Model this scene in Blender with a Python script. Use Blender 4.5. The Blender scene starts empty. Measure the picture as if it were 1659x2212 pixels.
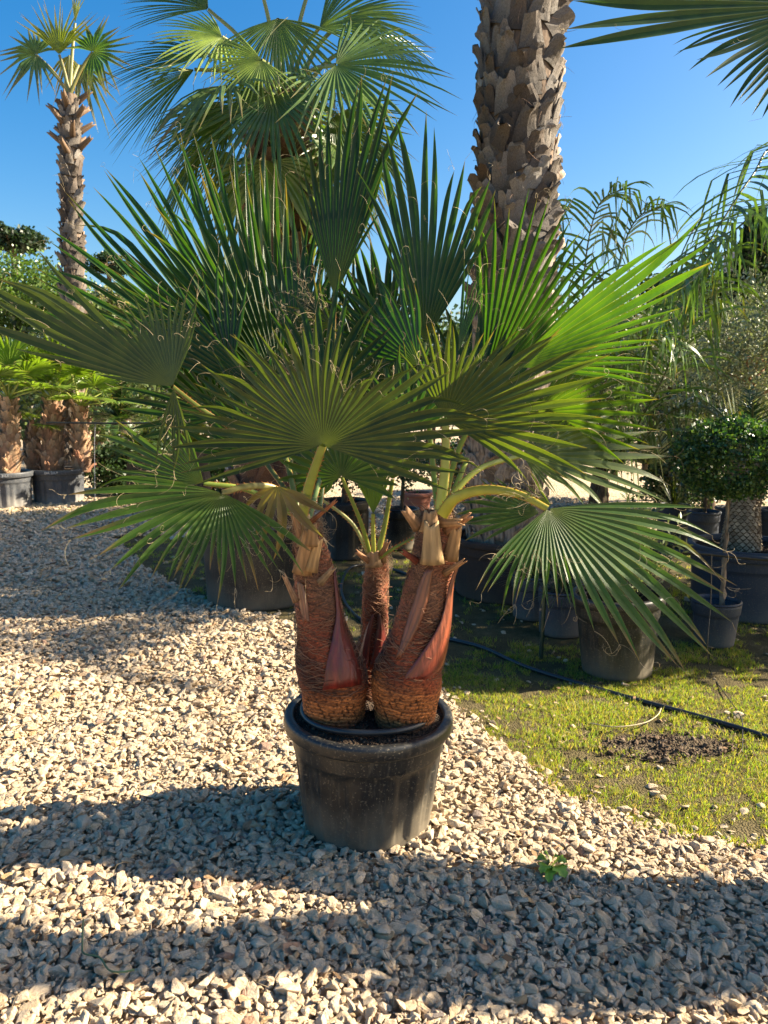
import bpy, math, random
import numpy as np
from mathutils import Vector, Matrix, Quaternion
R = math.radians
rng = np.random.default_rng(7)
random.seed(7)
scene = bpy.context.scene
COL = scene.collection

# ------------------------------------------------------------------ camera, sky, sun, exposure
PITCH = R(8.5); F = 1662.0; CX = 829.5; CY = 1106.0
CAM = np.array([0.0, 0.0, 1.53])
FWD = np.array([0, math.cos(PITCH), -math.sin(PITCH)])
UPV = np.array([0, math.sin(PITCH), math.cos(PITCH)])
RGT = np.array([1.0, 0, 0])
cd = bpy.data.cameras.new('camera'); cam = bpy.data.objects.new('camera', cd); COL.objects.link(cam)
cam.location = CAM; cam.rotation_euler = (R(90) - PITCH, 0, 0)
cd.sensor_fit = 'VERTICAL'; cd.sensor_height = 24; cd.lens = 24 * F / 2212.0
cd.clip_start = 0.05; cd.clip_end = 2000
cd.dof.use_dof = True; cd.dof.focus_distance = 2.7; cd.dof.aperture_fstop = 5.0
scene.camera = cam
SUN_EL, SUN_AZ = R(31), R(8)          # azimuth measured from +X towards +Y
world = bpy.data.worlds.new('World'); scene.world = world; world.use_nodes = True
wn = world.node_tree.nodes; wl = world.node_tree.links
bg = wn['Background']
sky = wn.new('ShaderNodeTexSky'); sky.sky_type = 'NISHITA'; sky.sun_disc = False
sky.sun_elevation = SUN_EL; sky.sun_rotation = R(90) - SUN_AZ
sky.air_density = 1.0; sky.dust_density = 2.0; sky.ozone_density = 1.6
hs = wn.new('ShaderNodeHueSaturation'); hs.inputs['Saturation'].default_value = 1.55
wl.new(sky.outputs[0], hs.inputs['Color']); wl.new(hs.outputs[0], bg.inputs['Color'])
bg.inputs['Strength'].default_value = 0.060
sd = bpy.data.lights.new('sun', 'SUN'); sd.energy = 5.0; sd.angle = R(0.55); sd.color = (1.0, 0.87, 0.66)
sun = bpy.data.objects.new('sun', sd); COL.objects.link(sun)
sv = Vector((math.cos(SUN_EL) * math.cos(SUN_AZ), math.cos(SUN_EL) * math.sin(SUN_AZ), math.sin(SUN_EL)))
sun.rotation_euler = sv.to_track_quat('Z', 'Y').to_euler(); sun.location = sv * 30
scene.view_settings.view_transform = 'Standard'; scene.view_settings.look = 'None'
scene.view_settings.gamma = 1.0; scene.view_settings.use_curve_mapping = False
scene.view_settings.exposure = 1.92
scene.cycles.max_bounces = 6; scene.cycles.transmission_bounces = 4; scene.cycles.diffuse_bounces = 3

def P(px, py, z):
    """point seen at photo position (px, py) at camera depth z (arrays allowed)"""
    px = np.asarray(px, float); py = np.asarray(py, float); z = np.asarray(z, float)
    d = FWD + ((px - CX) / F)[..., None] * RGT - ((py - CY) / F)[..., None] * UPV
    return CAM + z[..., None] * d
def G(px, py, h=0.0):
    d = FWD + (px - CX) / F * RGT - (py - CY) / F * UPV
    return CAM + d * ((h - CAM[2]) / d[2])
def AT(px, py, Y):
    d = FWD + (px - CX) / F * RGT - (py - CY) / F * UPV
    return CAM + d * (Y / d[1])
def V(a): return Vector((float(a[0]), float(a[1]), float(a[2])))
def nrm(a):
    a = np.asarray(a, float); return a / (np.linalg.norm(a, axis=-1, keepdims=True) + 1e-12)

# ------------------------------------------------------------------ object helpers
def tag(o, label=None, cat=None, group=None, kind=None):
    if label: o['label'] = label
    if cat: o['category'] = cat
    if group: o['group'] = group
    if kind: o['kind'] = kind
    return o
def thing(name, label, cat, loc=(0, 0, 0), rz=0, group=None):
    o = bpy.data.objects.new(name, None); COL.objects.link(o); o.empty_display_size = 0.1
    o.location = V(loc); o.rotation_euler = (0, 0, rz)
    return tag(o, label, cat, group)
def link(name, me, parent=None, loc=None, mat4=None):
    o = bpy.data.objects.new(name, me); COL.objects.link(o)
    if mat4 is not None: o.matrix_basis = mat4
    elif loc is not None: o.location = V(loc)
    if parent is not None:
        o.parent = parent
        # children built in world space: undo the parent's placement
        o.matrix_parent_inverse = world_of(parent).inverted()
    return o
def world_of(o):
    m = o.matrix_basis.copy() if False else Matrix.LocRotScale(o.location, o.rotation_euler if o.rotation_mode != 'QUATERNION' else o.rotation_quaternion, o.scale)
    if o.parent is not None:
        return world_of(o.parent) @ o.matrix_parent_inverse @ m
    return m
def mesh(name, v, f, mat, uv=None, col=None, smooth=False, edge_split=False):
    me = bpy.data.meshes.new(name)
    v = np.asarray(v, np.float32).reshape(-1, 3)
    if isinstance(f, np.ndarray):
        n, k = f.shape
        me.vertices.add(len(v)); me.vertices.foreach_set('co', v.ravel())
        me.loops.add(n * k); me.loops.foreach_set('vertex_index', f.astype(np.int32).ravel())
        me.polygons.add(n); me.polygons.foreach_set('loop_start', np.arange(0, n * k, k, dtype=np.int32))
        me.polygons.foreach_set('loop_total', np.full(n, k, np.int32))
        me.update(calc_edges=True)
    else:
        me.from_pydata(v.tolist(), [], f)
    if smooth: me.polygons.foreach_set('use_smooth', np.ones(len(me.polygons), bool))
    li = None
    if uv is not None:
        lay = me.uv_layers.new(name='UVMap')
        li = np.zeros(len(me.loops), np.int32); me.loops.foreach_get('vertex_index', li)
        lay.data.foreach_set('uv', np.asarray(uv, np.float32)[li].ravel())
    if col is not None:
        ca = me.color_attributes.new('Col', 'FLOAT_COLOR', 'POINT')
        c = np.asarray(col, np.float32)
        if c.shape[1] == 3: c = np.hstack([c, np.ones((len(c), 1), np.float32)])
        ca.data.foreach_set('color', c.ravel())
    if mat is not None: me.materials.append(mat)
    me.validate(verbose=False)
    return me
class Buf:
    """collects pieces of one mesh (quads padded from tris are kept separate)"""
    def __init__(s): s.v = []; s.q = []; s.uv = []; s.c = []; s.n = 0
    def add(s, v, q, uv=None, c=None):
        v = np.asarray(v, float).reshape(-1, 3); q = np.asarray(q, int).reshape(-1, 4)
        s.v.append(v); s.q.append(q + s.n); s.n += len(v)
        s.uv.append(np.zeros((len(v), 2)) if uv is None else np.asarray(uv, float).reshape(-1, 2))
        if c is None: c = (1, 1, 1)
        c = np.asarray(c, float)
        s.c.append(np.tile(c, (len(v), 1)) if c.ndim == 1 else c)
    def mesh(s, name, mat, smooth=False):
        v = np.vstack(s.v); q = np.vstack(s.q)
        return mesh(name, v, q, mat, np.vstack(s.uv), np.vstack(s.c), smooth)
def grid_quads(n, m, wrap=False):
    """n rows, m columns"""
    i = np.arange(n - 1)[:, None]; j = np.arange(m if wrap else m - 1)[None, :]
    a = i * m + j; b = i * m + (j + 1) % m; c = (i + 1) * m + (j + 1) % m; d = (i + 1) * m + j
    return np.stack([a, b, c, d], -1).reshape(-1, 4)
def frames(pts):
    pts = np.asarray(pts, float)
    t = nrm(np.gradient(pts, axis=0))
    ref = np.array([0, 0, 1.0]) if abs(t[0][2]) < 0.9 else np.array([1.0, 0, 0])
    u = np.zeros_like(t); prev = ref
    for i in range(len(t)):
        s = prev - t[i] * np.dot(prev, t[i]); s = s / (np.linalg.norm(s) + 1e-9); u[i] = s; prev = s
    return t, u, np.cross(t, u)
def tube(pts, rad, k=6, flat=1.0, upref=None):
    pts = np.asarray(pts, float); n = len(pts); rad = np.broadcast_to(np.asarray(rad, float), (n,))
    t, u, w = frames(pts)
    if upref is not None:
        up = np.asarray(upref, float); w = nrm(np.cross(t, up)); u = np.cross(w, t)
    a = np.linspace(0, 2 * math.pi, k, endpoint=False)
    v = pts[:, None] + rad[:, None, None] * (np.cos(a)[None, :, None] * w[:, None] + flat * np.sin(a)[None, :, None] * u[:, None])
    uv = np.stack(np.broadcast_arrays(np.arange(k)[None, :] / k, np.linspace(0, 1, n)[:, None]), -1)
    return v.reshape(-1, 3), grid_quads(n, k, True), uv.reshape(-1, 2)
def smooth_path(pts, n=16):
    pts = np.asarray(pts, float)
    m = len(pts); t = np.linspace(0, m - 1, n); out = []
    pp = np.vstack([2 * pts[0] - pts[1], pts, 2 * pts[-1] - pts[-2]])
    for x in t:
        i = min(int(x), m - 2); f = x - i
        p0, p1, p2, p3 = pp[i], pp[i + 1], pp[i + 2], pp[i + 3]
        out.append(0.5 * (2 * p1 + (p2 - p0) * f + (2 * p0 - 5 * p1 + 4 * p2 - p3) * f * f + (3 * p1 - p0 - 3 * p2 + p3) * f ** 3))
    return np.array(out)
def box_mesh(name, sx, sy, sz, mat, z0=0.0, bev=0.0):
    x, y = sx / 2, sy / 2
    v = [(-x, -y, z0), (x, -y, z0), (x, y, z0), (-x, y, z0), (-x, -y, z0 + sz), (x, -y, z0 + sz), (x, y, z0 + sz), (-x, y, z0 + sz)]
    f = [(0, 3, 2, 1), (4, 5, 6, 7), (0, 1, 5, 4), (1, 2, 6, 5), (2, 3, 7, 6), (3, 0, 4, 7)]
    return mesh(name, v, f, mat)

# ------------------------------------------------------------------ materials
def mat_new(name):
    m = bpy.data.materials.new(name); m.use_nodes = True
    nt = m.node_tree; return m, nt.nodes, nt.links, nt.nodes['Principled BSDF']
def N(nodes, t, **kw):
    n = nodes.new(t)
    for k, v in kw.items():
        if k in n.inputs: n.inputs[k].default_value = v
        else: setattr(n, k, v)
    return n
def ramp(nodes, stops, interp='LINEAR'):
    r = nodes.new('ShaderNodeValToRGB'); cr = r.color_ramp; cr.interpolation = interp
    while len(cr.elements) < len(stops): cr.elements.new(0.5)
    for e, (p, c) in zip(cr.elements, stops): e.position = p; e.color = (*c, 1)
    return r
def math_n(nodes, links, op, a, b=None, c=None):
    n = nodes.new('ShaderNodeMath'); n.operation = op
    for i, x in enumerate((a, b, c)):
        if x is None: continue
        if isinstance(x, (int, float)): n.inputs[i].default_value = x
        else: links.new(x, n.inputs[i])
    return n.outputs[0]
def mixc(nodes, links, fac, a, b, blend='MIX'):
    n = nodes.new('ShaderNodeMix'); n.data_type = 'RGBA'; n.blend_type = blend
    for s, x in ((0, fac), (6, a), (7, b)):
        if isinstance(x, (int, float)): n.inputs[s].default_value = x
        elif isinstance(x, tuple): n.inputs[s].default_value = (*x, 1) if len(x) == 3 else x
        else: links.new(x, n.inputs[s])
    return n.outputs[2]
def leaf_mat(name, rough=0.38, trans=0.35, dark=1.0, margin=(0.35, 0.33, 0.08), margin_f=0.55, ribs=9.0, tint=(1.5, 1.6, 0.35), spec=0.5):
    m, n, l, b = mat_new(name)
    att = N(n, 'ShaderNodeAttribute', attribute_name='Col')
    uv = n.new('ShaderNodeUVMap'); sep = n.new('ShaderNodeSeparateXYZ'); l.new(uv.outputs[0], sep.inputs[0])
    noi = N(n, 'ShaderNodeTexNoise', Scale=14.0, Detail=3.0)
    tc = n.new('ShaderNodeTexCoord'); l.new(tc.outputs['Object'], noi.inputs['Vector'])
    var = mixc(n, l, 1.0, att.outputs['Color'], ramp_out(n, l, noi.outputs[0], [(0.3, (0.7 * dark, 0.74 * dark, 0.78 * dark)), (0.7, (1.25 * dark, 1.18 * dark, 1.0 * dark))]), 'MULTIPLY')
    # pale margin line along each segment's edges
    e = math_n(n, l, 'ABSOLUTE', math_n(n, l, 'SUBTRACT', sep.outputs[0], 0.5))
    em = math_n(n, l, 'MULTIPLY', math_n(n, l, 'SMOOTH_MIN', 1.0, math_n(n, l, 'MULTIPLY', math_n(n, l, 'MAXIMUM', math_n(n, l, 'SUBTRACT', e, 0.44), 0.0), 22.0), 0.01), margin_f)
    col = mixc(n, l, em, var, margin)
    l.new(col, b.inputs['Base Color']); b.inputs['Roughness'].default_value = rough
    b.inputs['Specular IOR Level'].default_value = spec
    # parallel veins
    s = math_n(n, l, 'SINE', math_n(n, l, 'MULTIPLY', sep.outputs[0], ribs * 6.283))
    bp = N(n, 'ShaderNodeBump', Strength=0.22, Distance=0.002); l.new(s, bp.inputs['Height']); l.new(bp.outputs[0], b.inputs['Normal'])
    tr = n.new('ShaderNodeBsdfTranslucent')
    l.new(mixc(n, l, 1.0, col, tint, 'MULTIPLY'), tr.inputs['Color'])
    mx = n.new('ShaderNodeMixShader'); mx.inputs[0].default_value = trans
    l.new(b.outputs[0], mx.inputs[1]); l.new(tr.outputs[0], mx.inputs[2])
    l.new(mx.outputs[0], n['Material Output'].inputs['Surface'])
    return m
def ramp_out(n, l, src, stops):
    r = ramp(n, stops); l.new(src, r.inputs[0]); return r.outputs[0]

M = {}
M['leaf'] = leaf_mat('palm_leaf', rough=0.34, trans=0.38, margin=(0.24, 0.24, 0.06), margin_f=0.4, tint=(2.2, 2.3, 0.3), dark=0.70)
M['leaf_far'] = leaf_mat('palm_leaf_far', rough=0.25, trans=0.42, margin=(0.3, 0.32, 0.1), margin_f=0.4, ribs=3)
M['frondlet'] = leaf_mat('feather_leaf', rough=0.3, trans=0.3, margin_f=0.0, ribs=2)
M['foliage'] = leaf_mat('small_leaves', rough=0.4, trans=0.28, margin_f=0.0, ribs=1, tint=(1.3, 1.5, 0.4))
M['grass'] = leaf_mat('grass_blades', rough=0.5, trans=0.5, margin_f=0.0, ribs=1, tint=(1.5, 1.6, 0.5))
M['silver'] = leaf_mat('olive_leaves', rough=0.5, trans=0.2, margin_f=0.0, ribs=1, tint=(1.1, 1.2, 0.6))
def col_mat(name, rough=0.6, bump=0.0, bscale=40.0, noise=0.35, spec=0.4, scale=25.0, stretch=(1, 1, 1)):
    m, n, l, b = mat_new(name)
    att = N(n, 'ShaderNodeAttribute', attribute_name='Col')
    tc = n.new('ShaderNodeTexCoord'); mp = n.new('ShaderNodeMapping'); mp.inputs['Scale'].default_value = stretch
    l.new(tc.outputs['Object'], mp.inputs[0])
    noi = N(n, 'ShaderNodeTexNoise', Scale=scale, Detail=4.0); l.new(mp.outputs[0], noi.inputs['Vector'])
    c = mixc(n, l, 1.0, att.outputs['Color'], ramp_out(n, l, noi.outputs[0], [(0.25, (1 - noise,) * 3), (0.75, (1 + noise,) * 3)]), 'MULTIPLY')
    l.new(c, b.inputs['Base Color']); b.inputs['Roughness'].default_value = rough
    b.inputs['Specular IOR Level'].default_value = spec
    if bump:
        n2 = N(n, 'ShaderNodeTexNoise', Scale=bscale, Detail=4.0); l.new(mp.outputs[0], n2.inputs['Vector'])
        bp = N(n, 'ShaderNodeBump', Strength=bump, Distance=0.01); l.new(n2.outputs[0], bp.inputs['Height']); l.new(bp.outputs[0], b.inputs['Normal'])
    return m
M['petiole'] = col_mat('petiole_green', 0.35, 0.05, 60, 0.15)
M['fibre'] = col_mat('palm_fibre', 0.7, 0, 0, 0.3)
M['bark'] = col_mat('palm_bark', 0.8, 0.9, 30, 0.45, 0.2, 30, (1, 1, 0.5))
M['wood'] = col_mat('cut_wood', 0.7, 0.4, 20, 0.25, 0.3, 20, (4, 4, 0.6))
M['sheath'] = col_mat('red_sheath', 0.42, 0.5, 14, 0.45, 0.6, 10, (5, 5, 0.8))
M['hose'] = col_mat('black_hose', 0.38, 0.1, 60, 0.25, 0.5, 14)
M['paint'] = col_mat('plain_surface', 0.6, 0.2, 30, 0.15)
def stem_mat():
    """fibrous ringed palm stem: rings at the foot, woven fibre above"""
    m, n, l, b = mat_new('stem_fibre')
    att = N(n, 'ShaderNodeAttribute', attribute_name='Col')
    uv = n.new('ShaderNodeUVMap')
    m1 = n.new('ShaderNodeMapping'); m1.inputs['Scale'].default_value = (12, 90, 1); m1.inputs['Rotation'].default_value = (0, 0, 0.25); l.new(uv.outputs[0], m1.inputs[0])
    m2 = n.new('ShaderNodeMapping'); m2.inputs['Scale'].default_value = (12, 90, 1); m2.inputs['Rotation'].default_value = (0, 0, -0.35); l.new(uv.outputs[0], m2.inputs[0])
    a = N(n, 'ShaderNodeTexNoise', Scale=1.6, Detail=5.0); l.new(m1.outputs[0], a.inputs['Vector'])
    c = N(n, 'ShaderNodeTexNoise', Scale=1.6, Detail=5.0); l.new(m2.outputs[0], c.inputs['Vector'])
    h = math_n(n, l, 'MAXIMUM', a.outputs[0], c.outputs[0])
    col = mixc(n, l, 1.0, att.outputs['Color'], ramp_out(n, l, h, [(0.42, (0.4, 0.36, 0.34)), (0.55, (0.95, 0.92, 0.9)), (0.7, (1.7, 1.55, 1.35))]), 'MULTIPLY')
    l.new(col, b.inputs['Base Color']); b.inputs['Roughness'].default_value = 0.7; b.inputs['Specular IOR Level'].default_value = 0.3
    bp = N(n, 'ShaderNodeBump', Strength=0.9, Distance=0.006); l.new(h, bp.inputs['Height']); l.new(bp.outputs[0], b.inputs['Normal'])
    return m
M['stem'] = stem_mat()
def boot_mat():
    m, n, l, b = mat_new('old_leaf_base')
    oi = n.new('ShaderNodeObjectInfo'); att = N(n, 'ShaderNodeAttribute', attribute_name='Col')
    base = ramp(n, [(0.0, (0.16, 0.11, 0.075)), (0.3, (0.26, 0.2, 0.15)), (0.6, (0.36, 0.31, 0.26)), (0.85, (0.22, 0.15, 0.1)), (1.0, (0.45, 0.41, 0.36))]); l.new(oi.outputs['Random'], base.inputs[0])
    c = mixc(n, l, 1.0, base.outputs[0], att.outputs['Color'], 'MULTIPLY')
    tc = n.new('ShaderNodeTexCoord'); mp = n.new('ShaderNodeMapping'); mp.inputs['Scale'].default_value = (40, 8, 8); l.new(tc.outputs['Object'], mp.inputs[0])
    noi = N(n, 'ShaderNodeTexNoise', Scale=2.0, Detail=6.0); l.new(mp.outputs[0], noi.inputs['Vector'])
    c = mixc(n, l, 1.0, c, ramp_out(n, l, noi.outputs[0], [(0.3, (0.45, 0.42, 0.4)), (0.7, (1.35, 1.3, 1.25))]), 'MULTIPLY')
    l.new(c, b.inputs['Base Color']); b.inputs['Roughness'].default_value = 0.75; b.inputs['Specular IOR Level'].default_value = 0.3
    bp = N(n, 'ShaderNodeBump', Strength=0.6, Distance=0.006); l.new(noi.outputs[0], bp.inputs['Height']); l.new(bp.outputs[0], b.inputs['Normal'])
    return m
M['boot'] = boot_mat()
def stone_mat(name, stops, rough=0.85):
    m, n, l, b = mat_new(name)
    oi = n.new('ShaderNodeObjectInfo')
    r = ramp(n, stops); l.new(oi.outputs['Random'], r.inputs[0])
    tc = n.new('ShaderNodeTexCoord')
    noi = N(n, 'ShaderNodeTexNoise', Scale=1.3, Detail=7.0, Roughness=0.65); l.new(tc.outputs['Object'], noi.inputs['Vector'])
    n2 = N(n, 'ShaderNodeTexNoise', Scale=6.0, Detail=6.0, Roughness=0.7); l.new(tc.outputs['Object'], n2.inputs['Vector'])
    c = mixc(n, l, 1.0, r.outputs[0], ramp_out(n, l, noi.outputs[0], [(0.3, (0.68, 0.6, 0.5)), (0.5, (1.0, 0.98, 0.95)), (0.72, (1.25, 1.22, 1.18))]), 'MULTIPLY')
    l.new(c, b.inputs['Base Color']); b.inputs['Roughness'].default_value = rough; b.inputs['Specular IOR Level'].default_value = 0.25
    bp = N(n, 'ShaderNodeBump', Strength=0.55, Distance=0.12); l.new(n2.outputs[0], bp.inputs['Height']); l.new(bp.outputs[0], b.inputs['Normal'])
    return m
M['stone'] = stone_mat('limestone_gravel', [(0.0, (0.56, 0.44, 0.30)), (0.18, (0.65, 0.49, 0.32)), (0.4, (0.58, 0.48, 0.35)), (0.6, (0.71, 0.57, 0.40)),
                                            (0.8, (0.46, 0.37, 0.27)), (0.92, (0.76, 0.64, 0.47)), (0.965, (0.50, 0.34, 0.18)), (0.985, (0.36, 0.22, 0.15)), (1.0, (0.27, 0.24, 0.22))])
M['clod'] = stone_mat('soil_clods', [(0.0, (0.10, 0.07, 0.05)), (0.6, (0.17, 0.12, 0.08)), (1.0, (0.26, 0.2, 0.15))], 0.95)
def pot_mat(name, base=(0.011, 0.012, 0.013), dirt=(0.17, 0.14, 0.095), amount=1.0, rough=0.42):
    m, n, l, b = mat_new(name)
    tc = n.new('ShaderNodeTexCoord'); sep = n.new('ShaderNodeSeparateXYZ'); l.new(tc.outputs['Object'], sep.inputs[0])
    n1 = N(n, 'ShaderNodeTexNoise', Scale=5.0, Detail=6.0, Roughness=0.6); l.new(tc.outputs['Object'], n1.inputs['Vector'])
    mp = n.new('ShaderNodeMapping'); mp.inputs['Scale'].default_value = (60, 60, 9); l.new(tc.outputs['Object'], mp.inputs[0])
    n2 = N(n, 'ShaderNodeTexNoise', Scale=1.0, Detail=4.0, Roughness=0.7); l.new(mp.outputs[0], n2.inputs['Vector'])
    n3 = N(n, 'ShaderNodeTexNoise', Scale=130.0, Detail=2.0); l.new(tc.outputs['Object'], n3.inputs['Vector'])
    # mud splashed on the lower half, worn by noise
    low = math_n(n, l, 'SUBTRACT', math_n(n, l, 'MULTIPLY_ADD', sep.outputs[2], -5.2, 1.05), math_n(n, l, 'MULTIPLY_ADD', n1.outputs[0], -1.6, 0.8))
    low = math_n(n, l, 'MULTIPLY', math_n(n, l, 'MINIMUM', math_n(n, l, 'MAXIMUM', low, 0.0), 1.0), 0.8 * amount)
    streak = math_n(n, l, 'MULTIPLY', math_n(n, l, 'MAXIMUM', math_n(n, l, 'SUBTRACT', n2.outputs[0], 0.52), 0.0), 1.4 * amount)
    speck = math_n(n, l, 'MULTIPLY', math_n(n, l, 'GREATER_THAN', n3.outputs[0], 0.64), 0.6 * amount)
    fac = math_n(n, l, 'MINIMUM', math_n(n, l, 'ADD', math_n(n, l, 'ADD', low, streak), speck), 0.85)
    l.new(mixc(n, l, fac, base, dirt), b.inputs['Base Color'])
    l.new(math_n(n, l, 'MULTIPLY_ADD', fac, 0.5, rough), b.inputs['Roughness'])
    bp = N(n, 'ShaderNodeBump', Strength=0.15, Distance=0.004); l.new(n2.outputs[0], bp.inputs['Height']); l.new(bp.outputs[0], b.inputs['Normal'])
    return m
M['pot'] = pot_mat('black_plastic')
M['pot_grey'] = pot_mat('weathered_plastic', (0.055, 0.06, 0.07), (0.30, 0.28, 0.25), 0.9, 0.5)
M['pot_blue'] = pot_mat('dark_blue_plastic', (0.03, 0.04, 0.06), (0.2, 0.17, 0.13), 0.7, 0.55)
M['bag'] = pot_mat('black_bag', (0.012, 0.013, 0.015), (0.15, 0.13, 0.11), 0.5, 0.45)
M['pot_brown'] = pot_mat('earthy_sacking', (0.035, 0.024, 0.02), (0.1, 0.07, 0.05), 1.0, 0.85)
def ground_mat(name, a, b_, c_, scale, bump=0.5, fine=60.0):
    m, n, l, b = mat_new(name)
    tc = n.new('ShaderNodeTexCoord')
    n1 = N(n, 'ShaderNodeTexNoise', Scale=scale, Detail=8.0, Roughness=0.7); l.new(tc.outputs['Object'], n1.inputs['Vector'])
    v = N(n, 'ShaderNodeTexVoronoi', Scale=fine); l.new(tc.outputs['Object'], v.inputs['Vector'])
    c = ramp_out(n, l, n1.outputs[0], [(0.3, a), (0.5, b_), (0.72, c_)])
    c = mixc(n, l, 0.5, c, ramp_out(n, l, v.outputs['Distance'], [(0.0, (1.4, 1.4, 1.4)), (0.6, (0.4, 0.38, 0.36))]), 'MULTIPLY')
    l.new(c, b.inputs['Base Color']); b.inputs['Roughness'].default_value = 0.95; b.inputs['Specular IOR Level'].default_value = 0.15
    bp = N(n, 'ShaderNodeBump', Strength=bump, Distance=0.02); l.new(v.outputs['Distance'], bp.inputs['Height']); bp.invert = True
    l.new(bp.outputs[0], b.inputs['Normal'])
    return m
M['gravel_sheet'] = ground_mat('gravel_sheet', (0.46, 0.36, 0.24), (0.6, 0.48, 0.33), (0.68, 0.56, 0.39), 3.0, 0.9, 28.0)
M['earth'] = ground_mat('earth', (0.07, 0.052, 0.036), (0.11, 0.085, 0.055), (0.15, 0.12, 0.08), 6.0, 0.6, 90.0)
M['turf'] = ground_mat('turf_soil', (0.06, 0.045, 0.025), (0.11, 0.09, 0.04), (0.19, 0.15, 0.08), 5.0, 0.5, 120.0)
M['far_ground'] = ground_mat('far_ground', (0.2, 0.16, 0.1), (0.3, 0.26, 0.18), (0.14, 0.15, 0.07), 0.3, 0.2, 20.0)
M['soil'] = ground_mat('potting_soil', (0.035, 0.024, 0.018), (0.06, 0.042, 0.03), (0.11, 0.08, 0.055), 30.0, 0.8, 110.0)

# ------------------------------------------------------------------ instancing for gravel and grass
def scatter(name, pts, rots, scl, idx, variants, parent=None, kind='stuff'):
    me = bpy.data.meshes.new(name); n = len(pts)
    me.vertices.add(n); me.vertices.foreach_set('co', np.asarray(pts, np.float32).ravel())
    a = me.attributes.new('rot', 'FLOAT_VECTOR', 'POINT'); a.data.foreach_set('vector', np.asarray(rots, np.float32).ravel())
    a = me.attributes.new('scl', 'FLOAT_VECTOR', 'POINT'); a.data.foreach_set('vector', np.asarray(scl, np.float32).ravel())
    a = me.attributes.new('idx', 'INT', 'POINT'); a.data.foreach_set('value', np.asarray(idx, np.int32))
    o = link(name, me, parent)
    c = bpy.data.collections.new(name + '_variants')
    for i, vm in enumerate(variants):
        c.objects.link(bpy.data.objects.new('%s_kind_%02d' % (name, i), vm))
    ng = bpy.data.node_groups.new(name + '_nodes', 'GeometryNodeTree')
    ng.interface.new_socket('Geometry', in_out='INPUT', socket_type='NodeSocketGeometry')
    ng.interface.new_socket('Geometry', in_out='OUTPUT', socket_type='NodeSocketGeometry')
    nn = ng.nodes; L = ng.links
    gi = nn.new('NodeGroupInput'); go = nn.new('NodeGroupOutput')
    ci = nn.new('GeometryNodeCollectionInfo'); ci.inputs['Collection'].default_value = c
    ci.inputs['Separate Children'].default_value = True; ci.inputs['Reset Children'].default_value = True
    ip = nn.new('GeometryNodeInstanceOnPoints'); ip.inputs['Pick Instance'].default_value = True
    def att(nm, dt):
        x = nn.new('GeometryNodeInputNamedAttribute'); x.data_type = dt; x.inputs['Name'].default_value = nm
        return [s for s in x.outputs if s.enabled and s.name == 'Attribute'][0]
    L.new(gi.outputs[0], ip.inputs['Points']); L.new(ci.outputs[0], ip.inputs['Instance'])
    L.new(att('idx', 'INT'), ip.inputs['Instance Index'])
    er = nn.new('FunctionNodeEulerToRotation'); L.new(att('rot', 'FLOAT_VECTOR'), er.inputs[0]); L.new(er.outputs[0], ip.inputs['Rotation'])
    L.new(att('scl', 'FLOAT_VECTOR'), ip.inputs['Scale'])
    L.new(ip.outputs[0], go.inputs[0])
    md = o.modifiers.new('scatter', 'NODES'); md.node_group = ng
    tag(o, kind=kind)
    return o

def stone_meshes(k, mat):
    import bmesh
    out = []
    for i in range(k):
        bm = bmesh.new()
        n = random.randint(9, 15)
        for _ in range(n):
            p = Vector((random.gauss(0, 1), random.gauss(0, 1), random.gauss(0, 1))).normalized()
            p = p * random.uniform(0.42, 0.56)
            bm.verts.new((p.x * random.uniform(0.85, 1.15), p.y * 0.82, p.z * 0.68))
        r = bmesh.ops.convex_hull(bm, input=bm.verts)
        bmesh.ops.delete(bm, geom=list({g for g in r['geom_interior'] if isinstance(g, bmesh.types.BMVert)}), context='VERTS')
        bmesh.ops.dissolve_limit(bm, angle_limit=0.3, verts=bm.verts, edges=bm.edges)
        bmesh.ops.bevel(bm, geom=list(bm.edges) + list(bm.verts), offset=0.035, segments=1, affect='EDGES')
        me = bpy.data.meshes.new('stone_%d' % i); bm.to_mesh(me); bm.free(); me.materials.append(mat); out.append(me)
    return out
STONES = stone_meshes(26, M['stone'])
CLODS = stone_meshes(8, M['clod'])

# ------------------------------------------------------------------ ground
edge_px = [(150, 1200), (300, 1275), (430, 1292), (540, 1322), (640, 1345), (760, 1400), (870, 1440), (960, 1490), (1010, 1560), (1130, 1640), (1200, 1710), (1330, 1762), (1430, 1795), (1659, 1840), (1900, 1880)]
edge = np.array([G(*p)[:2] for p in edge_px])
edge[0] = (-3.1, 8.6); edge[1] = (-2.1, 6.7)
def edge_y(x): return np.interp(x, edge[:, 0], edge[:, 1], left=60.0, right=edge[-1, 1])
def sheet(name, poly, z, mat, kind='structure'):
    v = [(p[0], p[1], z) for p in poly]
    o = link(name, mesh(name, v, [tuple(range(len(v)))], mat)); return tag(o, kind=kind)
sheet('ground', [(-400, -60), (400, -60), (400, 700), (-400, 700)], -0.012, M['far_ground'])
gravel_path = sheet('gravel_path', [(-30, -3), (30, -3), (30, 40), (-30, 40)], -0.006, M['gravel_sheet'])
poly = [tuple(p) for p in edge] + [(9, 2.2), (9, 7.4), (-3.1, 8.9)]
lawn = sheet('lawn', poly, 0.0, M['turf'])
bare = np.array([G(*p)[:2] for p in [(1330, 1585), (1400, 1555), (1500, 1575), (1560, 1625), (1530, 1670), (1430, 1668), (1345, 1640)]])
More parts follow.
